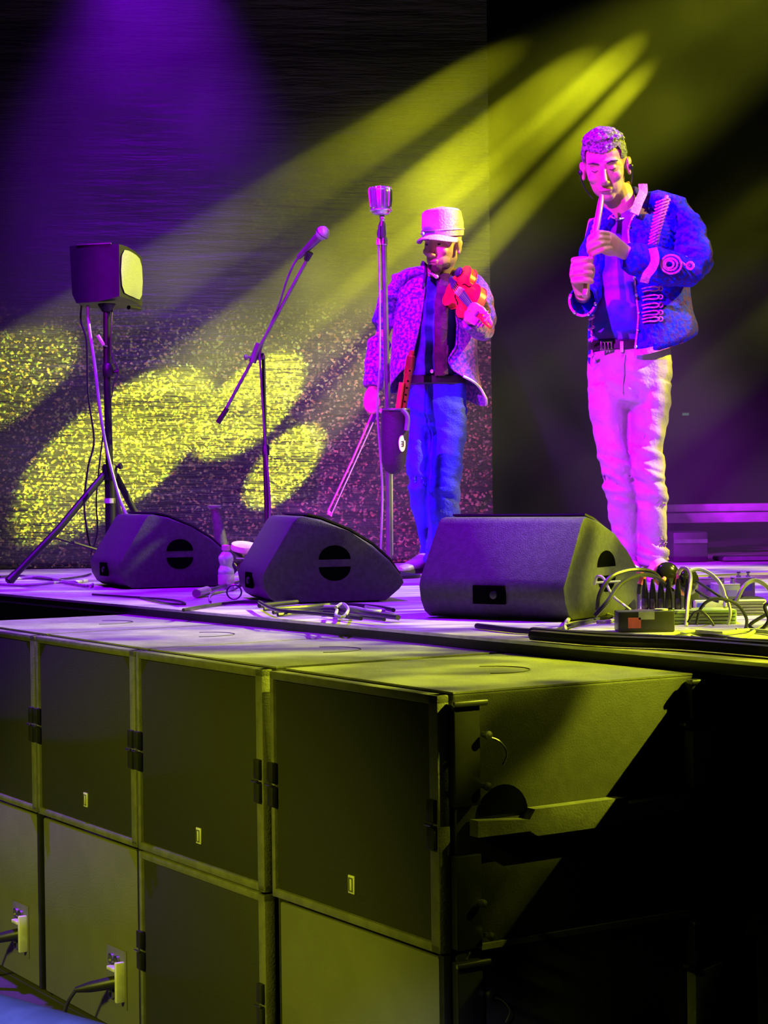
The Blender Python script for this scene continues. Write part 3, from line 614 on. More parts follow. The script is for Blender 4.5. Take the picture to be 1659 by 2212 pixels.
lsh, lel, lwr = F(1462, 478, .05), F(1495, 578, -.12), F(1352, 546, -.27)
rsh, rel, rwr = F(1298, 480, .03), F(1262, 640, -.02), F(1258, 634, -.31)
body.tube([lsh, lsh.lerp(lel, .5) + Vector((.012, .02, 0)), lel], [fr(16), fr(18), fr(18)], 14); body.tube([lel, lel.lerp(lwr, .5), lwr], [fr(22), fr(20), fr(15)], 14)
body.tube([rsh, rsh.lerp(rel, .5), rel], [fr(28), fr(26), fr(21)], 14); body.tube([rel, rel.lerp(rwr, .5), rwr], [fr(21), fr(19), fr(15)], 14)
body.tube([F(1325, 840, 0), F(1333, 1035, -.03), F(1352, 1225, .06)], [fr(36), fr(26), fr(17)], 14)
body.tube([F(1400, 840, 0), F(1402, 1035, -.03), F(1412, 1232, .02)], [fr(38), fr(27), fr(17)], 14)
# upper hand (his left)
body.loft([(lwr, fr(17), fr(11)), (F(1338, 537, -.30), fr(19), fr(12)), (F(1322, 526, -.34), fr(22), fr(12)), (F(1310, 519, -.37), fr(21), fr(11))], side=UP)
q_ = fr(7.2); q2 = fr(5.6)
fingers(body, [[F(1312, 506, -.37), F(1292, 503, -.42), F(1276, 512, -.41), F(1272, 521, -.385)],
               [F(1311, 516, -.38), F(1290, 515, -.43), F(1274, 524, -.42), F(1271, 533, -.395)],
               [F(1313, 527, -.38), F(1294, 527, -.43), F(1277, 535, -.42), F(1272, 543, -.395)],
               [F(1318, 538, -.375), F(1301, 540, -.42), F(1284, 546, -.41), F(1277, 551, -.39)],
               [F(1335, 545, -.29), F(1315, 547, -.31), F(1296, 538, -.335), F(1284, 530, -.345)]], q_, q2)
# lower hand (his right)
body.loft([(rwr, fr(16), fr(12)), (F(1255, 615, -.33), fr(19), fr(12)), (F(1252, 592, -.35), fr(22), fr(13)), (F(1252, 572, -.35), fr(19), fr(12)), (F(1254, 562, -.35), fr(12), fr(9))])
fingers(body, [[F(1240, 563 + 15 * k, -.36), F(1243, 562 + 15 * k, -.405), F(1260, 560 + 15 * k, -.43), F(1277, 561 + 15 * k + (2 if k == 3 else 0), -.415)] for k in range(4)], fr(7.6), fr(6.4))
fingers(body, [[F(1266, 612, -.32), F(1277, 596, -.335), F(1279, 576, -.345)]], fr(8), fr(6.5))
solid('body', body, M_skin, flutist, .0042, 3)
# hair
M_hair = mat('greying_hair', (.30, .27, .27), .6, 0, (.07, .06, .06), 90, .9, 160)
hb = MB()
hb.ell(HL(0, -.014, .048), [.0815 * 1.16, .097 * 1.16, .086 * 1.16], hr, hf, hup, 22, 14)
for k in range(150):
    a = random.uniform(0, 2 * PI); b_ = random.uniform(.1, 1.0)
    x, y = .07 * b_ * math.cos(a), -.012 + .082 * b_ * math.sin(a)
    if y > .055: y = .055
    z = .048 + .086 * math.sqrt(max(.02, 1 - (x / .082) ** 2 - ((y + .012) / .099) ** 2))
    hb.ell(HL(x, y, z), [.012 * 1.16, .014 * 1.16, .009], hr, (hf + hr * random.uniform(-.4, .4)), hup, 6, 4)
hair = solid('hair', hb, M_hair, flutist, .0055, 1, wrinkle(.004, 60, .003, 140))
# keep the forehead clear: drop hair faces in front of and below the hairline
def trim_front(o, L_c, X, Yv, Z_, s, test):
    bm = bmesh.new(); bm.from_mesh(o.data); off = root_of(o).location
    dead = [v for v in bm.verts if test(*[((v.co + off) - L_c).dot(a) / s for a in (X, Yv, Z_)])]
    bmesh.ops.delete(bm, geom=dead, context='VERTS'); bm.to_mesh(o.data); bm.free()
trim_front(hair, hc, hr, hf, hup, 1.16, lambda x, y, z: (z < .062 + .02 * abs(x) / .08 and y > .045) or (z < .03 and y > .0 and abs(x) > .03) or z < -.03 or (z < .0 and y > -.03) or (y > .085))
# in-ear monitors, beard shadow, eyebrows
for sx in (-1, 1):
    mb = MB(); mb.ell(HL(sx * .088, .006, -.006), .0105 * 1.1); mb.tube([HL(sx * .09, .002, -.01), HL(sx * .090, -.004, -.035), HL(sx * .082, -.02, -.07), HL(sx * .062, -.045, -.115)], .003, 6); mb.build('in_ear_monitor', M_black, flutist)
    mb = MB(); mb.tube([HL(sx * .014, .095, .033), HL(sx * .032, .091, .038), HL(sx * .052, .074, .034)], [.003, .0045, .002], 6); mb.build('eyebrow', mat('brow_hair', (.05, .035, .03), .8), flutist)
    mb = MB(); mb.tube([HL(sx * .018, .0885, .010), HL(sx * .030, .0905, .006), HL(sx * .043, .083, .010)], [.001, .0018, .001], 5); mb.build('eyelash', M_black, flutist)
mb = MB(); mb.tube([HL(-.022, .098, -.063), HL(0, .1015, -.0625), HL(.022, .098, -.063)], [.0008, .0016, .0008], 5); mb.build('mouth_line', mat('mouth_shadow', (.12, .03, .03), .6), flutist)
# shirt
M_shirt = mat('printed_shirt', (.05, .04, .45), .8, 0, (.2, .03, .42), 9, .4, 14)
sh = MB()
sh.loft([(F(1340, 462, .02), fr(44), fr(38)), (F(1356, 472, .02), fr(50), fr(42)), (F(1364, 505, .02), fr(76), fr(52)), (F(1375, 545, .02), fr(91), fr(62)), (F(1362, 650, .01), fr(78), fr(60)), (F(1348, 715, .0), fr(76), fr(60)), (F(1346, 738, .0), fr(78), fr(62)), (F(1346, 748, .0), fr(70), fr(54))])
solid('shirt', sh, M_shirt, flutist, .007, 3, wrinkle(.010, 9, .004, 24, (.6, .6, 1.6)))
mb = MB(); ring = []
for k in range(25):
    a = -1.9 + 3.8 * k / 24; ring.append(F(1337 + 26 * math.sin(a), 473 - 22 * (1 - math.cos(a)) * .9 , .02 - fr(44) * math.cos(a)))
mb.tube(ring, .0032, 6); nk = mb.build('necklace', M_silver, flutist)
mb = MB(); mb.ell(ring[12] + Vector((0, -.004, 0)), [.007, .004, .006]); mb.build('pendant', M_silver, nk)
# belt and buckle
mb = MB(); mb.loft([(F(1352, 737, .0), fr(80), fr(62)), (F(1352, 740, .0), fr(83), fr(65)), (F(1352, 757, .0), fr(83), fr(65)), (F(1352, 760, .0), fr(80), fr(62))], n=32)
belt = mb.build('belt', mat('belt_leather', (.02, .018, .02), .4), flutist)
bz = -fr(57)
mb = MB()
for dx, dy_, w, h in ((0, -9, 26, 3.5), (0, 9, 26, 3.5), (-11, 0, 4, 20), (11, 0, 4, 20), (-3.5, 0, 3, 16), (4, 0, 3, 16)):
    mb.box(F(1310 + dx, 747 + dy_, bz - .012), (fr(w), .006, fr(h)), bevel=.001)
mb.build('buckle', M_steel, belt)
mb = MB(); mb.box(F(1343, 749, -fr(66)), (fr(7), .006, fr(23)), bevel=.001); mb.build('belt_loop', M_badge, belt)
# trousers
M_trou = mat('pale_jeans', (.46, .35, .45), .8, 0, (.40, .30, .39), 12, .3, 90)
tr = MB()
tr.loft([(F(1360, 752, 0), fr(84), fr(62)), (F(1362, 780, 0), fr(93), fr(66)), (F(1358, 830, .0), fr(89), fr(66)), (F(1356, 868, .0), fr(84), fr(58)), (F(1352, 885, .0), fr(60), fr(36))])
tr.loft([(F(1312, 835, .0), fr(43), fr(54)), (F(1316, 900, -.01), fr(40), fr(50)), (F(1324, 975, -.03), fr(34), fr(42)), (F(1336, 1040, -.05), fr(34), fr(38)), (F(1342, 1075, -.04), fr(33), fr(37)), (F(1347, 1125, .0), fr(31), fr(38)), (F(1354, 1180, .03), fr(28), fr(32)), (F(1360, 1218, .05), fr(27), fr(29)), (F(1361, 1228, .05), fr(26), fr(28))])
tr.loft([(F(1402, 830, .0), fr(50), fr(56)), (F(1400, 900, -.01), fr(46), fr(52)), (F(1394, 975, -.04), fr(37), fr(45)), (F(1400, 1035, -.06), fr(36), fr(42)), (F(1408, 1075, -.05), fr(34), fr(40)), (F(1409, 1125, -.02), fr(32), fr(40)), (F(1409, 1175, .0), fr(31), fr(34)), (F(1411, 1212, .0), fr(33), fr(33)), (F(1412, 1222, .0), fr(31), fr(32))])
def tr_disp(p, n):
    e = EYE; zz = p.z - DZ
    knee = math.exp(-((zz - .42) / .13) ** 2) + math.exp(-((zz - .10) / .09) ** 2) + .25 * math.exp(-((zz - .78) / .12) ** 2)
    w = noise.noise(Vector((p.x * 9, p.y * 6, p.z * 34 + p.x * 12)))
    d = noise.noise(Vector((p.x * 16 + p.z * 9, p.y * 7, p.z * 13)))
    return knee * .020 * w + .010 * d
solid('trousers', tr, M_trou, flutist, .0065, 2, tr_disp)
mb = MB(); mb.tube([F(1350, 765, -fr(67)), F(1346, 800, -fr(70)), F(1345, 850, -fr(64))], .0022, 5); mb.build('fly_seam', mat('seam_thread', (.45, .43, .42), .8), flutist)
for sx, pts in ((-1, [(1283, 770), (1290, 788), (1274, 800)]), (1, [(1395, 770), (1412, 792), (1443, 800)])):
    mb = MB(); mb.tube([F(px, py, -fr(66 - abs(px - 1360) * .42)) for px, py in pts], .002, 5); mb.build('pocket_seam', MATS['seam_thread'], flutist)
# shoes
M_shoe = mat('white_sneaker', (.75, .68, .70), .5)
for (px, yy, dx) in ((1364, FY + .03, -.06), (1418, FY - .03, .10)):
    c = Vector((F(px, 1240).x, yy, DZ)); d = Vector((dx * 2.2, -1, 0)).normalized(); sd = Vector((-d.y, d.x, 0))
    mb = MB(); mb.loft([(c - d * .09 + Zv * .045, .030, .038), (c - d * .05 + Zv * .055, .038, .050), (c + Zv * .055, .040, .048), (c + d * .08 + Zv * .042, .044, .036), (c + d * .15 + Zv * .032, .042, .026), (c + d * .185 + Zv * .026, .025, .016)], side=sd)
    so = solid('shoe', mb, M_shoe, flutist, .006, 3)
    mb = MB(); pts = []
    for k in range(24):
        a = 2 * PI * k / 24; r = .135; pts.append(c + d * (.045 + .145 * math.cos(a)) + sd * (.047 * math.sin(a)) + Zv * .002)
    mb.prism(pts, Zv * .022, .004); mb.build('sole', mat('shoe_sole', (.8, .8, .8), .5), so)
# jacket
M_jack = mat('blue_brocade', (.006, .008, .85), .75, 0, (.05, .004, .30), 55, .5, 60, spec=.15)
M_braid = mat('pink_braid', (.8, .13, .6), .6, 0, (.5, .07, .45), 90, .5, 200)
SH = Shell([(462, 1375, 60, .03, 48, 1326, 1372), (472, 1378, 88, .03, 54, 1314, 1364), (500, 1386, 104, .03, 64, 1296, 1356), (560, 1388, 108, .03, 72, 1290, 1362),
            (620, 1384, 104, .02, 74, 1284, 1372), (680, 1385, 110, .01, 76, 1280, 1379), (720, 1388, 118, .01, 78, 1278, 1376), (745, 1390, 119, .01, 80, 1278, 1372), (768, 1375, 104, .01, 78, 1276, 1372)])
def sh_pt(px, py, out=0):
    _, cx, rx, dy0, rd, l, r = SH.at(py); s_ = max(-.995, min(.995, (px - cx) / rx)); c_ = math.sqrt(1 - s_ * s_)
    return F(px, py, dy0 - fr(rd) * c_ - out)
mb = MB(); rows = []; NP = 46
for j in range(34):
    f = j / 33; row = []
    base_py = 462 + f * (768 - 462)
    for i in range(NP + 1):
        g = i / NP
        _, cx, rx, dy0, rd, l, r = SH.at(base_py)
        a0 = math.asin(max(-.99, min(.99, (r - cx) / rx))); a1 = 2 * PI + math.asin(max(-.99, min(.99, (l - cx) / rx)))
        a = a0 + (a1 - a0) * g
        # hem: rises to the viewer's right, drops at the left edge
        lift = 0
        if base_py > 650:
            k = (base_py - 650) / 118; sx = math.sin(a)
            if g < .42: lift = -30 * k * max(0, sx) ** 1.5
            if g > .86: lift = 22 * k * (g - .86) / .14
            if .42 <= g <= .86: lift = -30 * k * max(0, sx)
        w = .010 * noise.noise(Vector((a * 2.2, f * 5, 0))) + .005 * noise.noise(Vector((a * 6, f * 14, 3)))
        p = F(cx + rx * math.sin(a) * (1 + w * 3), base_py + lift, dy0 - fr(rd) * math.cos(a) - w)
        row.append(p)
    rows.append(row)
mb.rings(rows, cap=False, closed=False)
jk = thicken('jacket', mb, M_jack, flutist, .007, 1)
hem = [rows[-1][i] for i in range(0, 24)]
mb = MB()
rr_ = [[p + Vector((0, -.006, 0)) for p in hem], [p + UP * fr(13) + Vector((0, -.008, 0)) for p in hem]]
mb.rings([list(r_) for r_ in rr_], cap=False, closed=False); thicken('hem_band', mb, M_braid, jk, .005, 0)
# front edge bands
for idx, nm in ((0, 'edge_band'), (NP, 'edge_band')):
    edge = [rows[j][idx] for j in range(34)]
    mb = MB(); mb.tube([p + Vector((0, -.004, 0)) for p in edge], .0042, 6); mb.build(nm, M_braid, jk)
    mb = MB()
    for j in range(3, 34, 4): mb.ell(edge[j] + Vector((0, -.010, 0)), .0072, u=8, v=6)
    mb.build('button_row', M_chrome, jk)
# shoulders and sleeves
sl = MB()
sl.loft([(F(1378, 447, .04), fr(24), fr(32)), (F(1420, 436, .04), fr(26), fr(36)), (F(1462, 452, .03), fr(30), fr(40)), (F(1483, 485, .01), fr(32), fr(44)), (F(1492, 530, -.04), fr(34), fr(44)), (F(1500, 568, -.09), fr(34), fr(42)), (F(1486, 588, -.15), fr(33), fr(38)), (F(1450, 580, -.19), fr(37), fr(34)), (F(1405, 568, -.22), fr(37), fr(32)), (F(1370, 560, -.245), fr(33), fr(29)), (F(1349, 553, -.26), fr(27), fr(25))], side=Vector((0, 0, 1)), n=22)
sl.loft([(F(1400, 462, .04), fr(40), fr(44)), (F(1345, 455, .05), fr(26), fr(30)), (F(1312, 468, .04), fr(24), fr(36))], side=Vector((0, 0, 1)))
sl.loft([(F(1318, 470, .03), fr(24), fr(32)), (F(1297, 490, .02), fr(28), fr(38)), (F(1283, 540, .0), fr(29), fr(38)), (F(1277, 600, -.01), fr(29), fr(36)), (F(1271, 640, -.06), fr(28), fr(34)), (F(1264, 652, -.12), fr(28), fr(33)), (F(1260, 650, -.18), fr(27), fr(30))], side=Vector((1, 0, 0)), n=22)
def sl_disp(p, n):
    return .012 * noise.noise(Vector((p.x * 9 + p.z * 10, p.y * 6, p.z * 16 - p.x * 6))) + .005 * noise.noise(Vector((p.x * 26, p.y * 26, p.z * 34)))
solid('sleeves', sl, M_jack, jk, .0062, 3, sl_disp)
# open cuff of the near sleeve: a ring the wrist comes out of
mb = MB(); rows2 = []
for (cx, cy_, rx, ry, dy) in ((1260, 651, 27, 30, -.17), (1259, 650, 29, 33, -.22), (1258, 650, 28, 32, -.265)):
    rows2.append([F(cx + rx * math.cos(2 * PI * k / 28), cy_ - ry * math.sin(2 * PI * k / 28), dy + .02 * math.sin(2 * PI * k / 28)) for k in range(29)])
mb.rings(rows2, cap=False, closed=False); cf = thicken('cuff', mb, M_jack, jk, .007, 1)
mb = MB(); mb.tube(rows2[-1][12:27], .0055, 6); mb.build('cuff_braid', M_braid, cf)
mb = MB()
for k in (13, 18, 23, 27): mb.ell(rows2[-1][k] + Vector((0, -.008, 0)), .0075, u=8, v=6)
mb.build('cuff_buttons', M_chrome, cf)
# band and looped ornament on the far sleeve
def ribbon(pts, half, nm, parent, m, up=None):
    mb = MB(); rows = []
    n = len(pts)
    for i, p in enumerate(pts):
        t = (pts[min(i + 1, n - 1)] - pts[max(i - 1, 0)]).normalized(); sd = t.cross(Vector((0, -1, 0))).normalized()
        rows.append([p - sd * half, p + Vector((0, -.003, 0)), p + sd * half])
    mb.rings(rows, cap=False, closed=False); return thicken(nm, mb, m, parent, .005, 0)
ribbon(smooth_path([F(1410, 536, -.305), F(1415, 560, -.315), F(1409, 578, -.315), F(1397, 594, -.305), F(1391, 610, -.275)]), fr(9), 'sleeve_band', jk, M_braid)
mb = MB()
cO = (1450, 571)
for rx, ry, ox in ((22, 20, 0), (15, 13, -2), (9, 8, -4)):
    mb.tube([F(cO[0] + ox + rx * math.cos(2 * PI * k / 26), cO[1] - ry * math.sin(2 * PI * k / 26), -.285 + abs(math.sin(2 * PI * k / 26)) * .012 - .012) for k in range(27)], fr(2.4), 6)
mb.tube([F(1468, 563, -.29), F(1480, 572, -.285), F(1490, 574, -.28)], fr(2.4), 6); mb.torus(F(1491, 574, -.285), fr(7), fr(3), RT, UP, 18, 6)
mb.build('sleeve_loops', M_braid, jk)
# chest braids: wavy hussar cords, upper set and lower set
mb = MB()
for k in range(14):
    f = k / 13; py = 432 + f * 98; cx = 1432 - 24 * f; hw = 15 - 6 * f
    pts = [sh_pt(cx - hw, max(py + 7, 464), .010) if py > 458 else F(cx - hw, py + 7, -.10 - f * .03) for _ in (0,)]
    dyb = -.075 - .08 * min(1, f * 1.6)
    mb.tube(smooth_path([F(cx - hw, py + 6, dyb - .02), F(cx - hw * .3, py + 2, dyb - .028), F(cx + hw * .6, py - 3, dyb - .02), F(cx + hw, py, dyb - .012), F(cx + hw * .5, py + 4, dyb - .024)], 4), fr(2.5), 6)
for f0 in (0,):
    mb.tube([F(1440 - 22 * k / 10, 424 + 10.5 * k, -.075 - .08 * min(1, k / 6)) for k in range(11)], fr(4.5), 8)
mb.build('chest_braid', M_braid, jk)
mb = MB()
for k, py in enumerate((624, 642, 660, 676, 690)):
    mb.tube(smooth_path([sh_pt(1386, py, .012), sh_pt(1400, py - 3, .014), sh_pt(1416, py - 5, .014), sh_pt(1424, py - 1, .016), sh_pt(1416, py + 4, .014), sh_pt(1400, py + 4, .014), sh_pt(1388, py + 7, .012)], 4), fr(1.9), 6)
    mb.torus(sh_pt(1427, py - 1, .014), fr(4.5), fr(1.7), RT, UP, 14, 6)
mb.build('waist_braid', M_braid, jk)
# left front braids (only the ends show)
mb = MB()
for py in (478, 490, 502, 514, 526):
    mb.torus(F(1275 + (526 - py) * .3, py, -.10), fr(5.5), fr(2.2), RT, UP, 12, 6); mb.tube([F(1280 + (526 - py) * .3, py, -.11), F(1291, py - 2, -.12)], fr(2.2), 6)
for py in (690, 712, 735, 770): mb.tube([F(1272, py, -.10), F(1283, py - 6, -.12)], fr(3.2), 6)
mb.build('side_braid', M_braid, jk)
# collar lapel, standing by the neck
ribbon(smooth_path([F(1388, 398, -.01), F(1389, 415, -.04), F(1380, 436, -.08), F(1370, 462, -.115)]), fr(9.5), 'lapel', jk, M_braid)
mb = MB(); mb.loft([(F(1378, 412, .05), fr(10), fr(24)), (F(1352, 418, .07), fr(12), fr(20)), (F(1318, 432, .05), fr(10), fr(20))], side=Zv); solid('collar', mb, M_jack, jk, .007, 2)
# flute
fl = thing('flute', 'slim pale flute held upright to the mouth of the man in the blue jacket', 'flute', F(1284, 520, -.4))
a_, b_ = HL(-.012, .112, -.062), F(1263, 640, -.40)
top_ = F(1300, 423, HL(0, .112, -.062).y - FY - .012)
M_flute = mat('pale_flute', (.70, .30, .42), .3, .2)
v_ = b_ - top_
mb = MB(); mb.tube([top_, top_ + v_ * .04, top_ + v_ * .1, top_ + v_ * .32, top_ + v_ * .34, top_ + v_], [.007, .011, .0125, .0135, .0115, .012], 14); fb = mb.build('flute_body', M_flute, fl)
mb = MB(); mb.tube([top_ - v_ * .005, top_ + v_ * .05], [.006, .0115], 10); mb.build('mouthpiece', M_badge, fl)
mb = MB()
for f in (.5, .56, .62, .7, .78): mb.ell(top_ + v_ * f + Vector((0, -.012, 0)), (.004, .002, .004), u=8, v=6)
mb.build('finger_holes', M_hole, fb)

# ------------------------------------------------------------------ fiddler
GY = 9.0; gk = 4200 / GY
def G(px, py, dy=0.0): return P(px, py, GY + dy)
def gr(px): return px / gk
fiddler = thing('person', 'man in a flat-topped cap and patterned jacket holding a violin and bow', 'person', Vector((G(950, 1230).x, GY, DZ)))
body = MB()
gc = G(956, 533, -.03)
gup = (UP * .985 + Vector((-.05, -.14, 0))).normalized()
gf = Vector((-.50, -.85, -.14)); gf = (gf - gup * gf.dot(gup)).normalized(); gR = gf.cross(gup)
GL = head_solid(body, gc, gR, gup, gf, 1.06)
body.loft([(G(957, 560, -.0), gr(28), gr(28)), (G(948, 585, .0), gr(27), gr(28)), (G(944, 612, .02), gr(36), gr(32))])
body.loft([(G(942, 600, .03), gr(40), gr(28)), (G(940, 622, .04), gr(60), gr(30)), (G(938, 690, .02), gr(68), gr(46)), (G(938, 790, .01), gr(60), gr(44)), (G(942, 850, .0), gr(62), gr(46)), (G(944, 880, 0), gr(50), gr(40))])
gra, gre, grw = G(862, 618, .02), G(822, 735, .05), G(805, 842, -.04)      # arm with the bow
gla, gle, glw = G(1022, 618, .0), G(1046, 712, -.14), G(1012, 688, -.40)   # arm with the violin
body.tube([gra, gra.lerp(gre, .5), gre], [gr(15), gr(16), gr(15)], 12); body.tube([gre, gre.lerp(grw, .5), grw], [gr(18), gr(15), gr(11)], 12)
body.tube([gla, gla.lerp(gle, .5), gle], [gr(15), gr(16), gr(15)], 12); body.tube([gle, gle.lerp(glw, .5), glw], [gr(18), gr(15), gr(11)], 12)
body.tube([G(905, 880, 0), G(900, 1040, -.05), G(922, 1200, .12)], [gr(18), gr(12), gr(9)], 12)
body.tube([G(968, 880, 0), G(962, 1040, -.05), G(938, 1215, -.02)], [gr(22), gr(14), gr(10)], 12)
# hand with the bow
body.loft([(grw, gr(12), gr(9)), (G(802, 853, -.06), gr(15), gr(10)), (G(799, 866, -.08), gr(15), gr(11)), (G(800, 874, -.09), gr(11), gr(9))])
q_, q2 = gr(5.0), gr(3.9)
fingers(body, [[G(792, 862, -.085), G(789, 874, -.11), G(795, 887, -.125), G(803, 891, -.125)],
               [G(797, 868, -.09), G(795, 879, -.12), G(800, 890, -.135), G(807, 892, -.13)],
               [G(803, 870, -.09), G(803, 880, -.12), G(806, 889, -.13), G(811, 890, -.125)],
               [G(809, 868, -.085), G(811, 878, -.11), G(812, 886, -.12), G(813, 889, -.115)],
               [G(812, 855, -.07), G(818, 868, -.09), G(815, 880, -.11), G(809, 887, -.12)]], q_, q2)
# hand on the violin neck
body.loft([(glw, gr(12), gr(9)), (G(1012, 684, -.44), gr(15), gr(10)), (G(1020, 680, -.48), gr(18), gr(10)), (G(1032, 683, -.50), gr(17), gr(9)), (G(1040, 689, -.505), gr(10), gr(7))], side=UP)
fingers(body, [[G(1014, 668, -.50), G(1022, 658, -.52), G(1032, 660, -.54), G(1040, 668, -.53)],
               [G(1024, 671, -.51), G(1034, 664, -.53), G(1044, 668, -.55), G(1050, 678, -.54)],
               [G(1034, 678, -.51), G(1044, 674, -.54), G(1054, 681, -.56), G(1058, 690, -.55)],
               [G(1040, 688, -.51), G(1050, 690, -.54), G(1060, 696, -.56), G(1062, 704, -.55)],
               [G(1012, 690, -.46), G(1022, 697, -.50), G(1036, 702, -.53), G(1044, 704, -.54)]], q_ * 1.1, q2 * 1.1)
solid('body', body, M_skin, fiddler, .0042, 3)
# beard shadow and face marks
bb = MB(); bb.ell(GL(0, .066, -.086), [.036, .028, .026], gR, gf, gup); bb.ell(GL(.028, .04, -.078), [.026, .036, .022], gR, gf, gup); bb.ell(GL(-.028, .04, -.078), [.026, .036, .022], gR, gf, gup)
solid('beard', bb, mat('short_beard', (.10, .05, .045), .8, 0, None, 90, .8, 200), fiddler, .006, 1, wrinkle(.001, 90, .001, 160))
for sx in (-1, 1):
    mb = MB(); mb.tube([GL(sx * .014, .095, .033), GL(sx * .032, .091, .037), GL(sx * .05, .076, .033)], [.003, .004, .002], 6); mb.build('eyebrow', mat('brow_hair', (.05, .035, .03), .8), fiddler)
    mb = MB(); mb.ell(GL(sx * .030, .086, .012), [.009, .005, .004], gR, gf, gup); mb.build('eye', M_black, fiddler)
mb = MB(); mb.tube([GL(-.022, .098, -.063), GL(0, .1015, -.0625), GL(.022, .098, -.063)], [.0008, .0016, .0008], 5); mb.build('mouth_line', mat('mouth_shadow', (.12, .03, .03), .6), fiddler)
# cap
M_capc = mat('cap_cloth', (.62, .42, .58), .75, 0, (.5, .32, .46), 18, .5, 120)
cp_ = MB()
def caploft(zs):
    return [(GL(0, -.010 + dy, z), rx, ry) for z, rx, ry, dy in zs]
rgs = []
for z, rx, ry, dy in ((.045, .084, .106, 0), (.060, .086, .108, 0), (.10, .087, .107, .0), (.145, .082, .100, .006), (.152, .074, .092, .006), (.156, .03, .04, .004)):
    rgs.append([GL(rx / 1.0 * math.cos(2 * PI * k / 32), -.010 + dy + ry * math.sin(2 * PI * k / 32), z + .012 * math.sin(2 * PI * k / 32) * (z > .09) - .010 * math.cos(2 * PI * k / 32) * (z > .09)) for k in range(32)])
cp_.rings(rgs)
cap = cp_.build('cap', M_capc, fiddler)
mb = MB(); rows = []
for j in range(5):
    row = []
    for k in range(17):
        a = PI * (.06 + .88 * k / 16); ext = j / 4 * .058 * math.sin(a) ** .6
        x = .088 * math.cos(a); y = -.010 + .108 * math.sin(a) + ext
        row.append(GL(x * (1 + .06 * j / 4), y, .056 - .022 * (x / .088) ** 2 - j / 4 * .020))
    rows.append(row)
mb.rings(rows, cap=False, closed=False); thicken('brim', mb, M_capc, cap, .006, 1)
mb = MB(); mb.torus(GL(0, -.010, .066), 0.001, .001, gR, gf, 6, 4)
mb = MB(); mb.tube([GL(.0875 * math.cos(2 * PI * k / 40), -.010 + .1095 * math.sin(2 * PI * k / 40), .072) for k in range(41)], .003, 5); mb.build('cap_seam', M_capc, cap)
mb = MB(); mb.ell(G(913, 505, -.13), gr(4.5)); mb.build('cap_stud', M_badge, cap)
# shirt, scarf
M_gsh = mat('dark_blue_shirt', (.05, .03, .35), .7, 0, (.02, .01, .16), 10, .4, 20)
sh = MB()
sh.loft([(G(944, 604, .02), gr(36), gr(32)), (G(942, 612, .02), gr(48), gr(38)), (G(940, 640, .02), gr(70), gr(46)), (G(938, 700, .01), gr(66), gr(52)), (G(938, 790, .0), gr(58), gr(50)), (G(940, 840, .0), gr(62), gr(52)), (G(942, 862, .0), gr(62), gr(50))])
solid('shirt', sh, M_gsh, fiddler, .008, 3, wrinkle(.010, 9, .004, 24, (.6, .6, 1.6)))
M_scarf = mat('maroon_scarf', (.09, .012, .05), .8, 0, (.05, .008, .035), 30, .5, 80)
mb = MB(); pts = smooth_path([G(962, 590, -.06), G(958, 625, -.105), G(953, 680, -.13), G(952, 740, -.135), G(953, 790, -.135), G(955, 812, -.13)])
mb.loft([(p, gr(11 + 5 * min(1, i / 10)), gr(5)) for i, p in enumerate(pts)], n=14); solid('scarf', mb, M_scarf, fiddler, .006, 2, wrinkle(.006, 14, .003, 40, (2, 1, .6)))
mb = MB(); mb.tube([G(925, 590, -.07), G(934, 592, -.085), G(942, 598, -.095)], [gr(2), gr(3), gr(3)], 8); mb.ell(G(943, 598, -.10), gr(4.5)); mb.build('collar_button', M_badge, fiddler)
# trousers
M_jean = mat('blue_jeans', (.025, .02, .62), .8, 0, (.02, .015, .45), 14, .4, 120)
tr = MB()
tr.loft([(G(942, 812, 0), gr(62), gr(50)), (G(943, 850, 0), gr(66), gr(54)), (G(944, 890, 0), gr(66), gr(54)), (G(942, 925, 0), gr(60), gr(44)), (G(930, 940, 0), gr(40), gr(28))])
tr.loft([(G(905, 880, 0), gr(27), gr(42)), (G(901, 940, .0), gr(26), gr(38)), (G(900, 1000, -.03), gr(25), gr(34)), (G(905, 1050, -.05), gr(22), gr(29)), (G(909, 1100, .0), gr(20), gr(26)), (G(917, 1160, .08), gr(14), gr(21)), (G(924, 1205, .12), gr(13), gr(19))])
tr.loft([(G(968, 880, 0), gr(42), gr(46)), (G(966, 940, -.01), gr(41), gr(42)), (G(963, 1000, -.04), gr(37), gr(37)), (G(960, 1050, -.06), gr(35), gr(33)), (G(960, 1110, -.04), gr(34), gr(32)), (G(951, 1160, -.03), gr(28), gr(27)), (G(942, 1205, -.02), gr(24), gr(23)), (G(938, 1222, -.02), gr(24), gr(23))])
def jn(p, n):
    zz = p.z - DZ
    knee = math.exp(-((zz - .40) / .12) ** 2) + math.exp(-((zz - .08) / .08) ** 2) + .6 * math.exp(-((zz - .72) / .12) ** 2)
    return knee * .014 * noise.noise(Vector((p.x * 10, p.y * 6, p.z * 34 + p.x * 14))) + .008 * noise.noise(Vector((p.x * 18 + p.z * 10, p.y * 7, p.z * 15)))
solid('jeans', tr, M_jean, fiddler, .0068, 2, jn)
mb = MB(); mb.loft([(G(941, 812, .0), gr(65), gr(53)), (G(941, 815, .0), gr(67), gr(56)), (G(941, 829, .0), gr(67), gr(56)), (G(941, 832, .0), gr(65), gr(53))], n=32); mb.build('belt', mat('belt_leather', (.02, .018, .02), .4), fiddler)
mb = MB(); mb.ell(G(933, 802, -gr(58)), gr(4.5)); mb.build('waist_button', M_badge, fiddler)
M_gshoe = mat('purple_grey_shoe', (.22, .18, .26), .5)
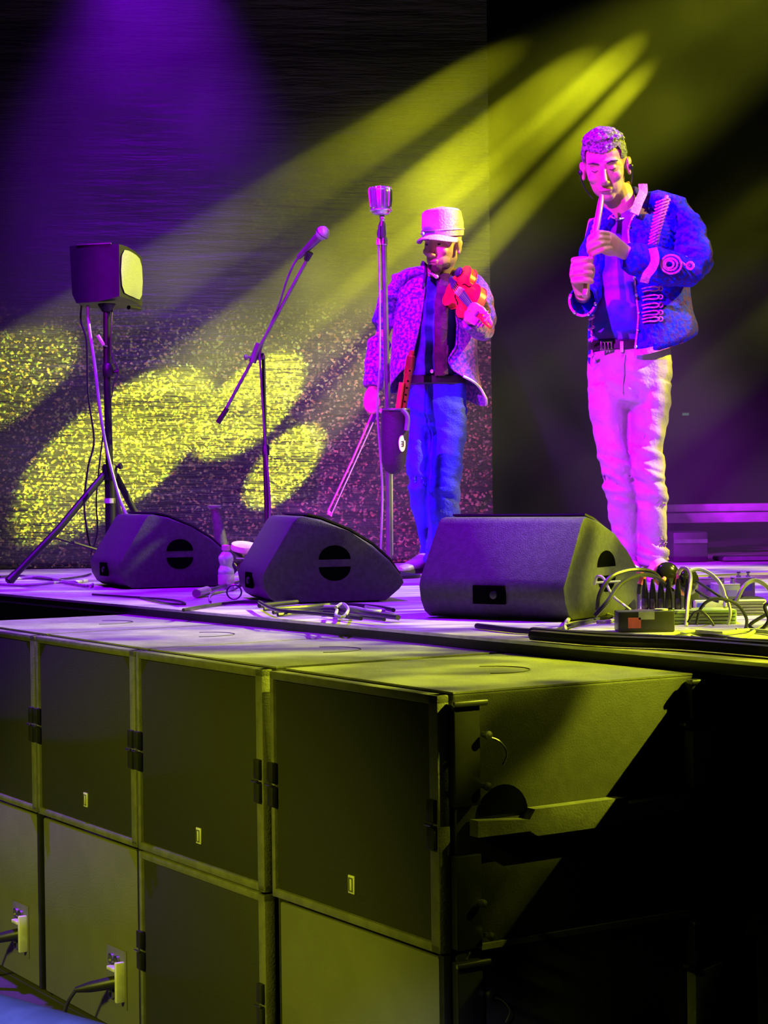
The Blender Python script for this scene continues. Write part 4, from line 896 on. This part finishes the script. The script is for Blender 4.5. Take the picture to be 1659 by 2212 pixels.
for (c, d, L_) in ((Vector((G(916, 1230).x, GY + .07, DZ)), Vector((-.55, -.83, 0)), .12), (Vector((G(948, 1230).x, GY - .02, DZ)), Vector((.12, -1, 0)), .12)):
    d = d.normalized(); sd = Vector((-d.y, d.x, 0))
    mb = MB(); mb.loft([(c - d * .08 + Zv * .045, .028, .04), (c - d * .04 + Zv * .05, .036, .048), (c + d * .02 + Zv * .048, .038, .042), (c + d * .10 + Zv * .034, .042, .028), (c + d * .17 + Zv * .026, .034, .020), (c + d * .20 + Zv * .020, .015, .010)], side=sd)
    so = solid('shoe', mb, M_gshoe, fiddler, .006, 3)
    mb = MB(); mb.prism([c + d * (.055 + .145 * math.cos(2 * PI * k / 24)) + sd * (.045 * math.sin(2 * PI * k / 24)) + Zv * .002 for k in range(24)], Zv * .018, .003); mb.build('sole', M_black, so)
# jacket
M_gj = mat('purple_brocade', (.34, .03, .42), .7, 0, (.05, .01, .28), 75, .5, 50, sheen=.2)
M_gj2 = mat('dark_lining', (.04, .02, .06), .8)
GS = Shell([(590, 945, 40, .04, 34, 918, 968), (606, 942, 74, .04, 42, 918, 972), (630, 942, 88, .03, 50, 917, 976), (700, 940, 90, .02, 58, 906, 988), (760, 938, 92, .01, 62, 894, 984), (800, 938, 96, .0, 64, 884, 968), (830, 942, 101, .0, 66, 860, 978), (850, 946, 104, .0, 66, 848, 1000)])
mb = MB(); rows = []; NP = 44
for j in range(34):
    f = j / 33; row = []; bp_ = 590 + f * 260
    for i in range(NP + 1):
        g = i / NP; _, cx, rx, dy0, rd, l, r = GS.at(bp_)
        a0 = math.asin(max(-.99, min(.99, (r - cx) / rx))); a1 = 2 * PI + math.asin(max(-.99, min(.99, (l - cx) / rx)))
        a = a0 + (a1 - a0) * g; lift = 0
        if f > .5:
            k = (f - .5) / .5
            if g < .2: lift = -38 * k * (1 - g / .2)
            if .12 < g < .5: lift += 28 * k * math.sin((g - .12) / .38 * PI)
            if g > .9: lift = -26 * k * (g - .9) / .1
        w = .012 * noise.noise(Vector((a * 2.4, f * 4, 7))) + .005 * noise.noise(Vector((a * 7, f * 12, 3)))
        row.append(G(cx + rx * math.sin(a) * (1 + 3 * w), bp_ + lift, dy0 - gr(rd) * math.cos(a) - w))
    rows.append(row)
mb.rings(rows, cap=False, closed=False); gj = thicken('jacket', mb, M_gj, fiddler, .007, 1)
for idx in (0, NP):
    mb = MB(); mb.tube([rows[j][idx] + Vector((0, -.004, 0)) for j in range(34)], .0045, 6); mb.build('edge_piping', M_gj, gj)
mb = MB(); mb.tube([p + Vector((0, -.004, -.002)) for p in rows[-1][0:12]], .006, 6); mb.build('hem_piping', M_badge, gj)
sl = MB()
sl.loft([(G(925, 590, .03), gr(15), gr(26)), (G(886, 592, .03), gr(14), gr(30)), (G(862, 605, .02), gr(19), gr(30)), (G(845, 640, .02), gr(24), gr(30)), (G(830, 700, .04), gr(24), gr(28)), (G(820, 740, .05), gr(23), gr(27)), (G(811, 790, .0), gr(21), gr(25)), (G(805, 838, -.04), gr(18), gr(22))], side=Vector((.3, 0, 1)), n=20)
sl.loft([(G(960, 592, .03), gr(14), gr(26)), (G(1000, 598, .03), gr(15), gr(30)), (G(1026, 612, .0), gr(21), gr(30)), (G(1040, 648, -.05), gr(24), gr(28)), (G(1047, 690, -.11), gr(23), gr(26)), (G(1046, 714, -.17), gr(22), gr(22)), (G(1036, 712, -.25), gr(22), gr(20)), (G(1022, 702, -.33), gr(19), gr(18)), (G(1014, 694, -.38), gr(16), gr(16))], side=Vector((.3, 0, 1)), n=20)
solid('sleeves', sl, M_gj, gj, .0065, 3, lambda p, n: .007 * noise.noise(Vector((p.x * 9 + p.z * 10, p.y * 6, p.z * 15))) + .004 * noise.noise(p * 30))
mb = MB(); mb.loft([(G(912, 574, .05), gr(5), gr(20)), (G(920, 588, .03), gr(6), gr(26)), (G(919, 608, -.02), gr(5), gr(22)), (G(914, 630, -.06), gr(4), gr(14))], side=Vector((1, 0, 0))); solid('collar', mb, M_gj2, gj, .005, 2)

# violin
A0, A1 = G(989, 612, -.10), G(1067, 712, -.60)
va = (A1 - A0).normalized(); vn = Vector((-.70, -.62, .34)); vn = (vn - va * vn.dot(va)).normalized(); vsd = va.cross(vn)
vio = thing('violin', 'red violin pointing forward from under the chin of the man in the cap', 'violin', A0)
M_vio = mat('red_violin_varnish', (.85, .10, .025), .22, 0, (.7, .05, .02), 10); M_ebony = mat('ebony', (.05, .03, .08), .3)
prof = [(.0, .030), (.012, .066), (.035, .092), (.07, .104), (.105, .100), (.135, .082), (.15, .060), (.18, .055), (.21, .058), (.225, .072), (.25, .082), (.285, .084), (.32, .072), (.345, .046), (.355, .022)]
out_ = [(t, w) for t, w in prof] + [(t, -w) for t, w in prof[::-1]]
V = lambda t, w, h: A0 + va * t + vsd * w + vn * h
mb = MB(); mb.prism([V(t, w * .96, 0) for t, w in out_], vn * .032); vb = mb.build('body', M_vio, vio)
for h0, nm in ((.032, 'top_plate'), (-.003, 'back_plate')):
    mb = MB(); mb.prism([V(t, w * 1.02, h0) for t, w in out_], vn * .004, .0015)
    mb.ell(V(.10, 0, h0 + .001), [.095, .08, .011], va, vsd, vn); mb.ell(V(.26, 0, h0 + .001), [.085, .062, .010], va, vsd, vn)
    mb.build(nm, M_vio, vio)
for sx in (-1, 1):
    mb = MB(); mb.tube(smooth_path([V(.15, sx * .028, .046), V(.158, sx * .035, .046), V(.18, sx * .040, .044), V(.205, sx * .043, .042), V(.214, sx * .051, .040)]), .0022, 6); mb.build('sound_hole', M_hole, vio)
mb = MB(); mb.prism([V(.215, -.021, .052), V(.215, .021, .052), V(.47, .012, .050), V(.47, -.012, .050)], vn * .006, .001); mb.build('fingerboard', M_ebony, vio)
mb = MB(); mb.prism([V(.35, -.014, .03), V(.35, .014, .03), V(.48, .011, .038), V(.48, -.011, .038)], vn * .014, .003); mb.build('neck', M_vio, vio)
mb = MB(); mb.tube([V(.475, 0, .042), V(.52, 0, .036), V(.555, 0, .030)], [.012, .011, .008], 8); mb.torus(V(.565, 0, .026), .011, .006, va, vn, 14, 6); sc_ = mb.build('scroll', M_vio, vio)
for k, sx in enumerate((1, -1, 1, -1)):
    mb = MB(); mb.tube([V(.487 + .016 * k, 0, .040), V(.487 + .016 * k, sx * .03, .040)], .0032, 6); mb.ell(V(.487 + .016 * k, sx * .036, .040), [.006, .009, .003], va, vsd, vn, 8, 6); mb.build('tuning_peg', M_badge if k % 2 else M_ebony, sc_)
mb = MB(); mb.prism([V(.185, -.022, .042), V(.185, .022, .042), V(.185, .018, .072), V(.185, -.018, .072)], va * .004); mb.build('bridge', M_badge, vio)
mb = MB(); mb.prism([V(.0, -.008, .046), V(.0, .008, .046), V(.11, .020, .056), V(.11, -.020, .056)], vn * .006, .001); mb.build('tailpiece', M_ebony, vio)
for k in range(4):
    mb = MB(); w = (k - 1.5) * .0085; mb.tube([V(.10, w * .8, .064), V(.187, w, .074), V(.475, w * .55, .060)], .0009, 5); mb.build('string', M_chrome, vio)
mb = MB(); mb.ell(V(.03, -.05, .045), [.032, .024, .008], va, vsd, vn); mb.build('chin_rest', M_ebony, vio)
# bow
B0, B1 = G(807, 888, -.128), G(708, 1106, -.24)
bo = thing('violin_bow', 'violin bow hanging from the hand of the man in the cap, tip downwards', 'bow', B0)
bd_ = (B1 - B0).normalized(); bs = (RT - bd_ * RT.dot(bd_)).normalized()
mb = MB(); mb.tube([B0 - bd_ * .03, B0, B0.lerp(B1, .5) + bs * .004, B1], [.0055, .0055, .0048, .0042], 8); mb.build('stick', mat('bow_wood', (.7, .12, .45), .35), bo)
mb = MB(); mb.prism([B0 + bd_ * .01, B0 + bd_ * .05, B0 + bd_ * .05 + bs * .022, B0 + bd_ * .01 + bs * .022], Vector((0, .010, 0)), .001); mb.build('frog', M_ebony, bo)
mb = MB(); mb.prism([B1 - bd_ * .008, B1 + bd_ * .008, B1 + bs * .026 + bd_ * .014, B1 + bs * .022 - bd_ * .004], Vector((0, .007, 0)), .001); mb.build('tip', mat('bow_tip', (.75, .35, .45), .4), bo)
mb = MB(); mb.tube([B0 + bd_ * .05 + bs * .020, B1 + bs * .020], .0028, 6); mb.build('bow_hair', mat('bow_hair_mat', (.5, .42, .5), .6), bo)

# ================================================================== SMALL THINGS ON THE DECK
# water bottle
bc = D(489, 1277); bk = 4200 / bc.y
def bp(px): return px / bk
m_pet = bpy.data.materials.new('clear_plastic'); m_pet.use_nodes = True; b_ = m_pet.node_tree.nodes['Principled BSDF']
b_.inputs['Base Color'].default_value = (.9, .95, .9, 1); b_.inputs['Roughness'].default_value = .22; b_.inputs['Transmission Weight'].default_value = .45; b_.inputs['IOR'].default_value = 1.2
bt = thing('water_bottle', 'clear plastic water bottle with a pink cap between two floor monitors', 'bottle', bc)
pr = [(15, 0), (17, 2), (17.5, 12), (16.5, 14), (17.5, 17), (17.5, 38), (16.5, 36), (17.5, 39), (17.5, 46), (14, 53), (13, 57), (15, 63), (16.5, 70), (15.5, 76), (11, 82), (7, 87), (6.5, 92)]
mb = MB(); mb.lathe(bc, [(bp(r), bp(h)) for r, h in pr], Zv, 24); bb_ = mb.build('bottle_body', m_pet, bt)
mb = MB(); mb.lathe(bc + Zv * bp(88), [(bp(8), 0), (bp(9.2), bp(1)), (bp(9.2), bp(10)), (bp(7), bp(12))], Zv, 18); mb.build('cap', mat('pink_cap', (.75, .3, .5), .4), bt)
mb = MB(); mb.lathe(bc + Zv * bp(15), [(bp(17.8), 0), (bp(17.9), bp(1)), (bp(17.9), bp(20)), (bp(17.8), bp(21))], Zv, 24, cap=False); mb.build('label', mat('pale_label', (.75, .72, .55), .5), bt)
# upright tube and folding seat behind the bottle
ub = Vector((P(478, 1200, 8.9).x, 8.95, DZ))
ut = thing('instrument_stand', 'upright dark stand with a wide rim behind the water bottle', 'stand', ub)
mb = MB(); mb.tube([P(480, 1185, 8.95), P(464, 1092, 8.95)], [.030, .022], 14); mb.build('tube', M_wedge, ut)
mb = MB(); mb.lathe(P(464, 1094, 8.95), [(.024, -.012), (.034, -.004), (.034, .004), (.024, .006)], Zv, 18); mb.build('rim', M_stand, ut)
mb = MB()
for k in range(3):
    a = k * 2.1 + .4; mb.tube([P(479, 1186, 8.95), ub + Vector((.09 * math.cos(a), .09 * math.sin(a), .012))], .008, 6)
mb.build('legs', M_black, ut)
fb0 = Vector((P(530, 1200, 8.8).x, 8.8, DZ))
fs = thing('folding_stool', 'low folding stool with a yellow-lit round seat behind the middle monitor', 'stool', fb0)
mb = MB(); mb.lathe(P(527, 1188, 8.8), [(.060, 0), (.062, .008), (.058, .026), (.03, .030)], Vector((.12, -.25, 1)), 28); mb.build('seat', mat('pale_seat', (.6, .6, .4), .5), fs)
mb = MB(); 
for sx in (-1, 1):
    mb = MB(); mb.tube([P(527, 1190, 8.8) + Vector((sx * .045, 0, 0)), fb0 + Vector((-sx * .07, -.02, .01))], .008, 8); mb.build('leg', M_black, fs)
    mb = MB(); mb.tube([P(527, 1190, 8.8) + Vector((sx * .045, .05, 0)), fb0 + Vector((-sx * .07, .07, .01))], .008, 8); mb.build('leg', M_black, fs)
mb = MB(); mb.tube([P(510, 1205, 8.78), P(552, 1208, 8.78)], .004, 6); mb.build('crossbar', M_steel, fs)
# connector with its thick cable lying by the bottle
cn = thing('cable_connector', 'chunky cable connector lying on the deck left of the middle monitor', 'connector', D(432, 1280))
mb = MB(); mb.tube([D(424, 1282, .018), D(447, 1276, .02)], [.016, .017], 14); mb.build('shell', mat('connector_shell', (.45, .42, .36), .35, .5), cn)
mb = MB(); mb.tube([D(447, 1276, .02), D(453, 1275, .021)], [.013, .010], 10); mb.build('collar', mat('orange_ring', (.8, .35, .1), .4), cn)
mb = MB(); mb.tube(smooth_path([D(452, 1275, .02), D(478, 1268, .022), D(505, 1260, .022), D(532, 1253, .012)]), .008, 8); mb.build('cable', M_cable, cn)
# cables on the deck
def floor_cable(pts, r, label, m=None, lift=None, nm='deck_cable', grp='loose cables on the deck'):
    q = [D(*p[:2], (p[2] if len(p) > 2 else r + .001)) for p in pts]
    mb = MB(); mb.tube(smooth_path(q), r, 7); return tag(mb.build(nm, m or M_cable), label, 'cable', grp)
floor_cable([(0, 1262), (60, 1264), (130, 1258), (190, 1266), (200, 1262)], .006, 'pale cable on the deck left of the leftmost monitor, rearmost', M_cablelight)
floor_cable([(0, 1246), (40, 1244), (110, 1252), (170, 1246), (196, 1240)], .005, 'dark cable along the backdrop foot left of the tripod')
floor_cable([(30, 1250), (90, 1247), (150, 1257), (188, 1254)], .007, 'second pale cable under the tripod foot', M_cablelight)
floor_cable([(200, 1284), (290, 1290), (370, 1296), (400, 1304), (360, 1303), (300, 1290)], .004, 'thin cable with a small loop in front of the leftmost monitor')
floor_cable([(455, 1300), (452, 1290), (462, 1281), (500, 1274), (520, 1262)], .004, 'thin cable curling in front of the water bottle', M_cablelight)
floor_cable([(396, 1318), (440, 1310), (500, 1302), (540, 1300), (580, 1302)], .006, 'cable running into the tangle before the middle monitor')
mb = MB(); c = D(506, 1296); mb.torus(c + Zv * .028, .026, .003, RT, (0, .3, 1), 24, 6); tag(mb.build('cable_loop', M_cable), 'small upright loop of thin cable left of the middle monitor', 'cable')
for k, (pts, r, light) in enumerate([
    ([(560, 1308), (640, 1300), (700, 1296), (738, 1292)], .008, 0), ([(570, 1316), (650, 1312), (720, 1306), (800, 1310), (850, 1318)], .007, 0),
    ([(590, 1322), (670, 1318), (740, 1318), (800, 1326), (860, 1334)], .008, 0), ([(600, 1328), (700, 1322), (760, 1330), (830, 1338)], .006, 0),
    ([(700, 1310), (760, 1312), (800, 1320), (830, 1318), (790, 1310)], .005, 1), ([(560, 1300), (600, 1318), (690, 1326), (780, 1336)], .006, 0),
    ([(725, 1312), (740, 1304), (752, 1316), (742, 1332), (726, 1330), (728, 1318)], .005, 1)]):
    floor_cable([(a, b, r + .004 * k) for a, b in pts], r, ['black cable topmost in the tangle before the middle monitor', 'black cable of the tangle reaching furthest right', 'black cable bending to the deck edge in the tangle', 'black cable at the near side of the tangle', 'pale cable bend in the tangle before the middle monitor', 'black cable starting at the left end of the tangle', 'pale cable ring in the tangle before the middle monitor'][k], M_cablelight if light else M_cable, grp='cable tangle before the middle monitor')

# ---- pedal corner at right
def bx(nm, label, cat, pxl, pxr, pyb, ptop, dep, m, yaw=0.0, base=0.0, grp=None):
    bl_, br_ = D(pxl, pyb), D(pxr, pyb); k = 4200 / bl_.y; W = (pxr - pxl) / k; h = (pyb - ptop) / k
    c = (bl_ + br_) / 2; X = Vector((math.cos(yaw), math.sin(yaw), 0)); Yv_ = Vector((-math.sin(yaw), math.cos(yaw), 0))
    t = thing(nm, label, cat, Vector((c.x, c.y + dep / 2, DZ + base)), grp)
    mb = MB(); mb.box(c + Yv_ * dep / 2 + Zv * (base + (h - base) / 2), (W, dep, h - base), X, Yv_, bevel=.004); mb.build('case', m, t)
    return t, c, X, Yv_, W, h, k
M_case = mat('black_case', (.035, .035, .04), .4); M_pedal = mat('pale_pedal', (.62, .66, .35), .35); M_pedg = mat('green_lit_pedal', (.45, .62, .12), .35)
t, c, X, Yv_, W, h, k = bx('junction_box', 'low black junction box with a red and a grey label beside the right-hand monitor', 'box', 1336, 1458, 1366, 1321, .09, M_case)
mb = MB(); mb.box(c + X * (-.032) + Zv * (h * .46) - Yv_ * .001, (.034, .003, .028), X, Yv_); mb.build('red_label', mat('red_label', (.75, .12, .16), .5), t, False)
mb = MB(); mb.box(c + X * (.0) + Zv * (h * .80) - Yv_ * .001, (.042, .003, .020), X, Yv_); mb.build('grey_label', mat('grey_label', (.42, .42, .48), .5), t, False)
mb = MB(); mb.lathe(c + X * .045 + Yv_ * .045 + Zv * h, [(.018, 0), (.018, .004), (.002, .005)], Zv, 14); mb.build('round_cap', M_badge, t)
t, c, X, Yv_, W, h, k = bx('patch_box', 'flat green-lit patch box under the row of standing plugs', 'box', 1388, 1592, 1349, 1318, .10, M_pedg)  # green light falling on the box put into its base colour
mb = MB()
for q in range(3): mb.box(c - Yv_ * .001 + Zv * (h * (.25 + .25 * q)), (W * .96, .002, .002), X, Yv_)
mb.build('grooves', M_black, t, False)
ptop = h; pc = c
for k_, px in enumerate((1399, 1416, 1434, 1451, 1471, 1492)):
    b = D(px, 1349) + Yv_ * .05; b.z = DZ + ptop
    j = thing('jack_plug', ['leftmost plug standing in the patch box', 'second standing plug from the left', 'third standing plug from the left', 'fourth standing plug, below the round earcup', 'fifth standing plug, below the oval earcup', 'rightmost plug standing in the patch box'][k_], 'plug', b, 'row of standing jack plugs')
    mb = MB(); mb.lathe(b, [(.010, 0), (.0105, .002), (.0105, .028), (.009, .030)], Zv, 12); mb.build('sleeve', mat('plug_sleeve', (.22, .2, .22), .25, .6), j)
    mb = MB(); mb.lathe(b + Zv * .030, [(.0095, 0), (.0085, .022), (.006, .040), (.004, .055)], Zv, 12); mb.build('boot', M_black, j)
# headphones
t, c, X, Yv_, W, h, k = bx('power_supply', 'black box under the headphones behind the standing plugs', 'box', 1400, 1512, 1330, 1278, .10, M_case)
hp = thing('headphones', 'glossy black headphones with orange-rimmed cups lying on top of the cable pile', 'headphones', c + Zv * h)
M_gl = mat('gloss_black', (.012, .012, .012), .12); M_or = mat('orange_foam', (.9, .28, .10), .6)
for (px, py, rx, rz, axv) in ((1442, 1241, 27, 28, Vector((.35, -1, .25))), (1488, 1256, 19, 30, Vector((.75, -.8, .1)))):
    Yh = 5.55; cc = P(px, py, Yh); kk = 4200 / Yh; ax = axv.normalized()
    mb = MB(); mb.ell(cc, [rz / kk, rz / kk, .020], ax.cross(Zv), ax.cross(ax.cross(Zv)), ax); cu = mb.build('ear_cup', M_gl, hp)
    mb = MB(); mb.torus(cc - ax * .014, rz / kk * .82, .009, ax.cross(Zv), ax.cross(ax.cross(Zv)), 24, 8); mb.build('ear_pad', M_or, cu)
mb = MB(); mb.tube(smooth_path([P(1440, 1262, 5.56), P(1452, 1276, 5.60), P(1478, 1284, 5.60), P(1492, 1276, 5.57)]), .007, 8); mb.build('headband', M_gl, hp)
mb = MB(); mb.ell(P(1435, 1250, 5.52), .006); mb.ell(P(1432, 1253, 5.50), [.009, .004, .006]); mb.build('orange_mark', M_or, hp)
rp_ = thing('red_plug', 'small red plug sticking up left of the headphones', 'plug', P(1386, 1262, 5.5))
mb = MB(); mb.tube([P(1383, 1262, 5.5), P(1388, 1250, 5.5), P(1389, 1238, 5.5)], [.008, .009, .011], 12); mb.ell(P(1383, 1238, 5.5), .011); mb.build('plug_body', mat('red_plug_plastic', (.9, .15, .18), .4), rp_)
mb = MB(); mb.tube([P(1382, 1262, 5.5), P(1380, 1280, 5.5), D(1378, 1330, .01)], .006, 8); mb.build('tail', M_cable, rp_)
# effect pedals
peds = [('effects_pedal', 'pale pedal with small switches just right of the headphones', 1500, 1566, 1300, 1252, .11, M_pedal, 1), ('effects_pedal', 'grey-sided taller pedal with a pale top rim, second from the right', 1552, 1600, 1310, 1264, .12, mat('grey_pedal', (.3, .34, .26), .4), 2),
        ('effects_pedal', 'greenish square pedal highest in the back row', 1590, 1632, 1300, 1250, .09, mat('olive_pedal', (.36, .42, .2), .4), 2), ]
for nm, lb, l, r, pb, pt_, dp, mm, kn in peds:
    t, c, X, Yv_, W, h, k = bx(nm, lb, 'pedal', l, r, pb, pt_, dp, mm, .05, grp='effects pedals on the deck')
    mb = MB(); mb.box(c + Yv_ * dp / 2 + Zv * (h + .002), (W * .98, dp * .98, .004), X, Yv_); mb.build('top_plate', M_badge, t, False)
    for q in range(kn):
        mb = MB(); mb.lathe(c + X * (W * (-.25 + .5 * q if kn > 1 else .1)) + Yv_ * .03 + Zv * (h + .003), [(.008, 0), (.008, .006), (.004, .008), (.004, .014), (.007, .015), (.006, .019)], Zv, 12); mb.build('foot_switch', M_steel, t)
    mb = MB(); mb.box(c - Yv_ * .001 + Zv * h * .62 + X * W * .12, (W * .45, .002, h * .28), X, Yv_); mb.build('panel', mat('violet_panel', (.2, .15, .5), .5), t, False)
t, c, X, Yv_, W, h, k = bx('pedal_board', 'low slatted pedal board, brightly lit yellow, at the right end of the deck', 'pedal board', 1502, 1656, 1330, 1296, .16, M_pedal)
mb = MB()
for q in range(5): mb.box(c - Yv_ * .001 + Zv * (h * (.12 + .19 * q)) + X * W * .2, (W * .56, .002, .0018), X, Yv_)
for q in range(6): mb.box(c + Yv_ * (.02 + .024 * q) + Zv * (h + .001), (W, .006, .003), X, Yv_)
mb.build('slats', M_case, t, False)
mb = MB(); mb.box(c - X * W * .42 - Yv_ * .004 + Zv * h * .7, (.022, .006, .012), X, Yv_); mb.build('blue_label', mat('blue_label', (.05, .05, .9), .4), t, False)
# arching cables over the pedals
def air_cable(pts, r, label, m=None):
    mb = MB(); mb.tube(smooth_path([P(*p) for p in pts]), r, 7); return tag(mb.build('patch_cable', m or M_cable), label, 'cable', 'patch cables arching over the pedals')
M_gc = mat('yellowish_cable', (.42, .44, .28), .3)
air_cable([(1290, 1318, 5.3), (1296, 1282, 5.3), (1318, 1248, 5.32), (1350, 1234, 5.35), (1384, 1231, 5.38), (1412, 1238, 5.42), (1434, 1262, 5.47)], .0065, 'highest cable arching left of the headphones')
air_cable([(1285, 1330, 5.2), (1312, 1300, 5.2), (1340, 1262, 5.25), (1375, 1244, 5.3), (1405, 1243, 5.36), (1425, 1252, 5.42), (1437, 1268, 5.47)], .0062, 'cable rising diagonally in front of the right-hand monitor')
air_cable([(1284, 1262, 5.45), (1290, 1246, 5.42), (1304, 1250, 5.4), (1322, 1285, 5.3), (1345, 1305, 5.22), (1362, 1318, 5.2)], .004, 'thin cable hooking down across the monitor side', M_gc)
air_cable([(1282, 1260, 5.45), (1300, 1258, 5.45), (1340, 1256, 5.46)], .0035, 'short level pale wire across the monitor side', M_gc)
air_cable([(1482, 1352, 5.25), (1486, 1300, 5.3), (1492, 1250, 5.42), (1486, 1230, 5.46), (1472, 1228, 5.5), (1466, 1240, 5.52)], .005, 'cable looping tightly over the oval earcup', M_gc)
air_cable([(1488, 1234, 5.5), (1510, 1230, 5.5), (1535, 1240, 5.48), (1556, 1262, 5.46), (1566, 1290, 5.44), (1566, 1312, 5.42)], .0055, 'pale cable arching right from the headphones', M_gc)
air_cable([(1505, 1256, 5.45), (1530, 1272, 5.4), (1560, 1292, 5.38), (1575, 1300, 5.36), (1605, 1288, 5.36)], .004, 'cable slanting down across the pale pedal')
air_cable([(1503, 1275, 5.4), (1530, 1292, 5.36), (1552, 1300, 5.34)], .004, 'shorter cable parallel to the slanting one')
air_cable([(1504, 1350, 5.2), (1512, 1318, 5.2), (1530, 1298, 5.2), (1560, 1294, 5.2), (1592, 1306, 5.2), (1612, 1335, 5.18), (1608, 1362, 5.16), (1590, 1360, 5.15)], .0045, 'largest round cable loop in front of the patch box')
air_cable([(1486, 1345, 5.18), (1498, 1326, 5.18), (1512, 1320, 5.18), (1528, 1332, 5.17), (1542, 1352, 5.16)], .0038, 'small cable arch in front of the patch box')
air_cable([(1572, 1350, 5.18), (1578, 1325, 5.18), (1574, 1302, 5.2), (1568, 1290, 5.25)], .004, 'cable standing upright before the pedal board', M_gc)
air_cable([(1590, 1300, 5.3), (1606, 1268, 5.32), (1628, 1254, 5.34), (1650, 1262, 5.34), (1672, 1285, 5.34)], .006, 'pale cable arching out at the right edge', M_gc)
air_cable([(1668, 1300, 5.1), (1652, 1310, 5.1), (1660, 1340, 5.08), (1640, 1362, 5.08), (1620, 1350, 5.1), (1660, 1325, 5.12)], .005, 'dark knotted cable at the right edge')
for k, (pts, r, m_, lb) in enumerate([
    ([(1404, 1376), (1350, 1386), (1290, 1388), (1240, 1380), (1221, 1362), (1226, 1340), (1250, 1326), (1290, 1322), (1335, 1336)], .0062, M_gc, 'wide cable loop lying left of the junction box'),
    ([(1180, 1372), (1230, 1352), (1290, 1338), (1340, 1330)], .006, M_cable, 'black cable behind the wide loop'),
    ([(1300, 1326), (1318, 1316), (1340, 1322), (1322, 1340), (1290, 1344)], .005, M_gc, 'short pale cable hook left of the junction box'),
    ([(1400, 1374), (1440, 1372), (1500, 1364), (1560, 1368), (1620, 1362), (1680, 1368)], .006, M_gc, 'pale cable running along the front of the patch box'),
    ([(1470, 1368), (1530, 1382), (1600, 1378), (1650, 1352), (1680, 1348)], .005, M_gc, 'pale curved cable nearest the right edge'),
    ([(1150, 1372), (1300, 1384), (1450, 1390), (1560, 1398), (1700, 1410)], .014, M_cable, 'thick black cable run along the deck edge'),
    ([(1150, 1364), (1300, 1376), (1480, 1384), (1600, 1392), (1700, 1398)], .012, M_cable, 'second thick black cable behind the thickest one'),
    ([(1030, 1352), (1120, 1362), (1200, 1366), (1300, 1370), (1420, 1380)], .008, M_cable, 'black cable leaving the underside of the right-hand monitor'),
    ([(1440, 1384), (1480, 1374), (1540, 1374), (1600, 1384), (1690, 1388)], .007, M_cable, 'black cable between the patch box and the thick runs')]):
    floor_cable(pts, r, lb, m_, grp='cables around the pedals')
# ---- far right: barrier rail and cases in the dark
rb = thing('barrier_rail', 'pale double barrier rail behind the legs of the man in the blue jacket', 'rail', Vector((P(1600, 1200, 11).x, 11, DZ)))
x0, x1 = P(1385, 1100, 11).x, P(1900, 1100, 11).x
M_rail = mat('pale_rail', (.6, .58, .6), .45)
for py0, py1 in ((1088, 1105), (1107, 1129)):
    z1, z0 = P(1550, py0, 11).z, P(1550, py1, 11).z
    mb = MB(); mb.box(((x0 + x1) / 2, 11, (z0 + z1) / 2), (x1 - x0, .05, z1 - z0), bevel=.008); mb.build('rail', M_rail, rb)
for f in (.12, .9):
    mb = MB(); mb.tube([Vector((x0 + (x1 - x0) * f, 11.02, DZ + .005)), Vector((x0 + (x1 - x0) * f, 11.02, DZ + .30))], .025, 10); mb.build('post', M_blackmetal, rb)
for l, r, pb, pt_, dp, lb in ((1455, 1530, 1232, 1150, .3, 'dark case under the left end of the barrier rail'), (1560, 1720, 1234, 1204, .3, 'low dark case under the right end of the barrier rail')):
    bl_ = P(l, pb, 9.9); br_ = P(r, pb, 9.9); zt = P(l, pt_, 9.9).z
    t = thing('equipment_case', lb, 'case', Vector(((bl_.x + br_.x) / 2, 10.1, DZ)))
    mb = MB(); mb.box(((bl_.x + br_.x) / 2, 10.05, (DZ + zt) / 2), (br_.x - bl_.x, dp, zt - DZ), bevel=.01); mb.build('case_body', M_cab, t)
    mb = MB(); mb.box(((bl_.x + br_.x) / 2, 9.895, DZ + (zt - DZ) * .7), ((br_.x - bl_.x) * .96, .008, .02)); mb.build('lid_seam', M_stand, t)
gl_ = P(1480, 895, 13.5)
gt = thing('indicator_lamp', 'tiny green indicator lamp far back in the dark right of the man in blue', 'lamp', gl_)
mb = MB(); mb.box(gl_, (.06, .04, .035), bevel=.004); mb.build('housing', M_black, gt)
mb = MB(); mb.tube([Vector((gl_.x, gl_.y, DZ)), gl_], .012, 8); mb.build('post', M_black, gt)
mb = MB(); mb.box(gl_ - Vector((0, .022, 0)), (.045, .004, .018)); mb.build('lens', emat('green_lens', (.05, .16, .07), 1.0), gt)
# ---- foreground: padded barrier at lower left, case on the ground at lower right
fa, fb_ = P(-150, 2190, 2.2), P(330, 2340, 1.9)
pb_ = thing('padded_barrier', 'blurred pale blue padded rail in the lower left corner', 'barrier', Vector(((fa.x + fb_.x) / 2, 2.05, -.05)))
M_pad = mat('blue_padding', (.22, .26, .85), .5)
mb = MB(); mb.tube([fa, fb_], .042, 24); mb.build('padding', M_pad, pb_)
dd = (fb_ - fa)
for f in (.15, .85):
    p = fa + dd * f; mb = MB(); mb.tube([p - Zv * .04, Vector((p.x, p.y, -.05))], .02, 10); mb.build('post', M_steel, pb_)
t = thing('ground_case', 'low dark case on the ground in the lower right corner', 'case', Vector((.85, 5.35, -.05)))
a, b = PZ(1325, 2165, .04), PZ(1700, 2110, .04)
mb = MB(); mb.prism([a, b, b + Vector((.1, -1.0, 0)), a + Vector((.1, -.9, 0))], (0, 0, -.09), .01); mb.build('case_body', mat('violet_grey_case', (.16, .14, .2), .5), t)
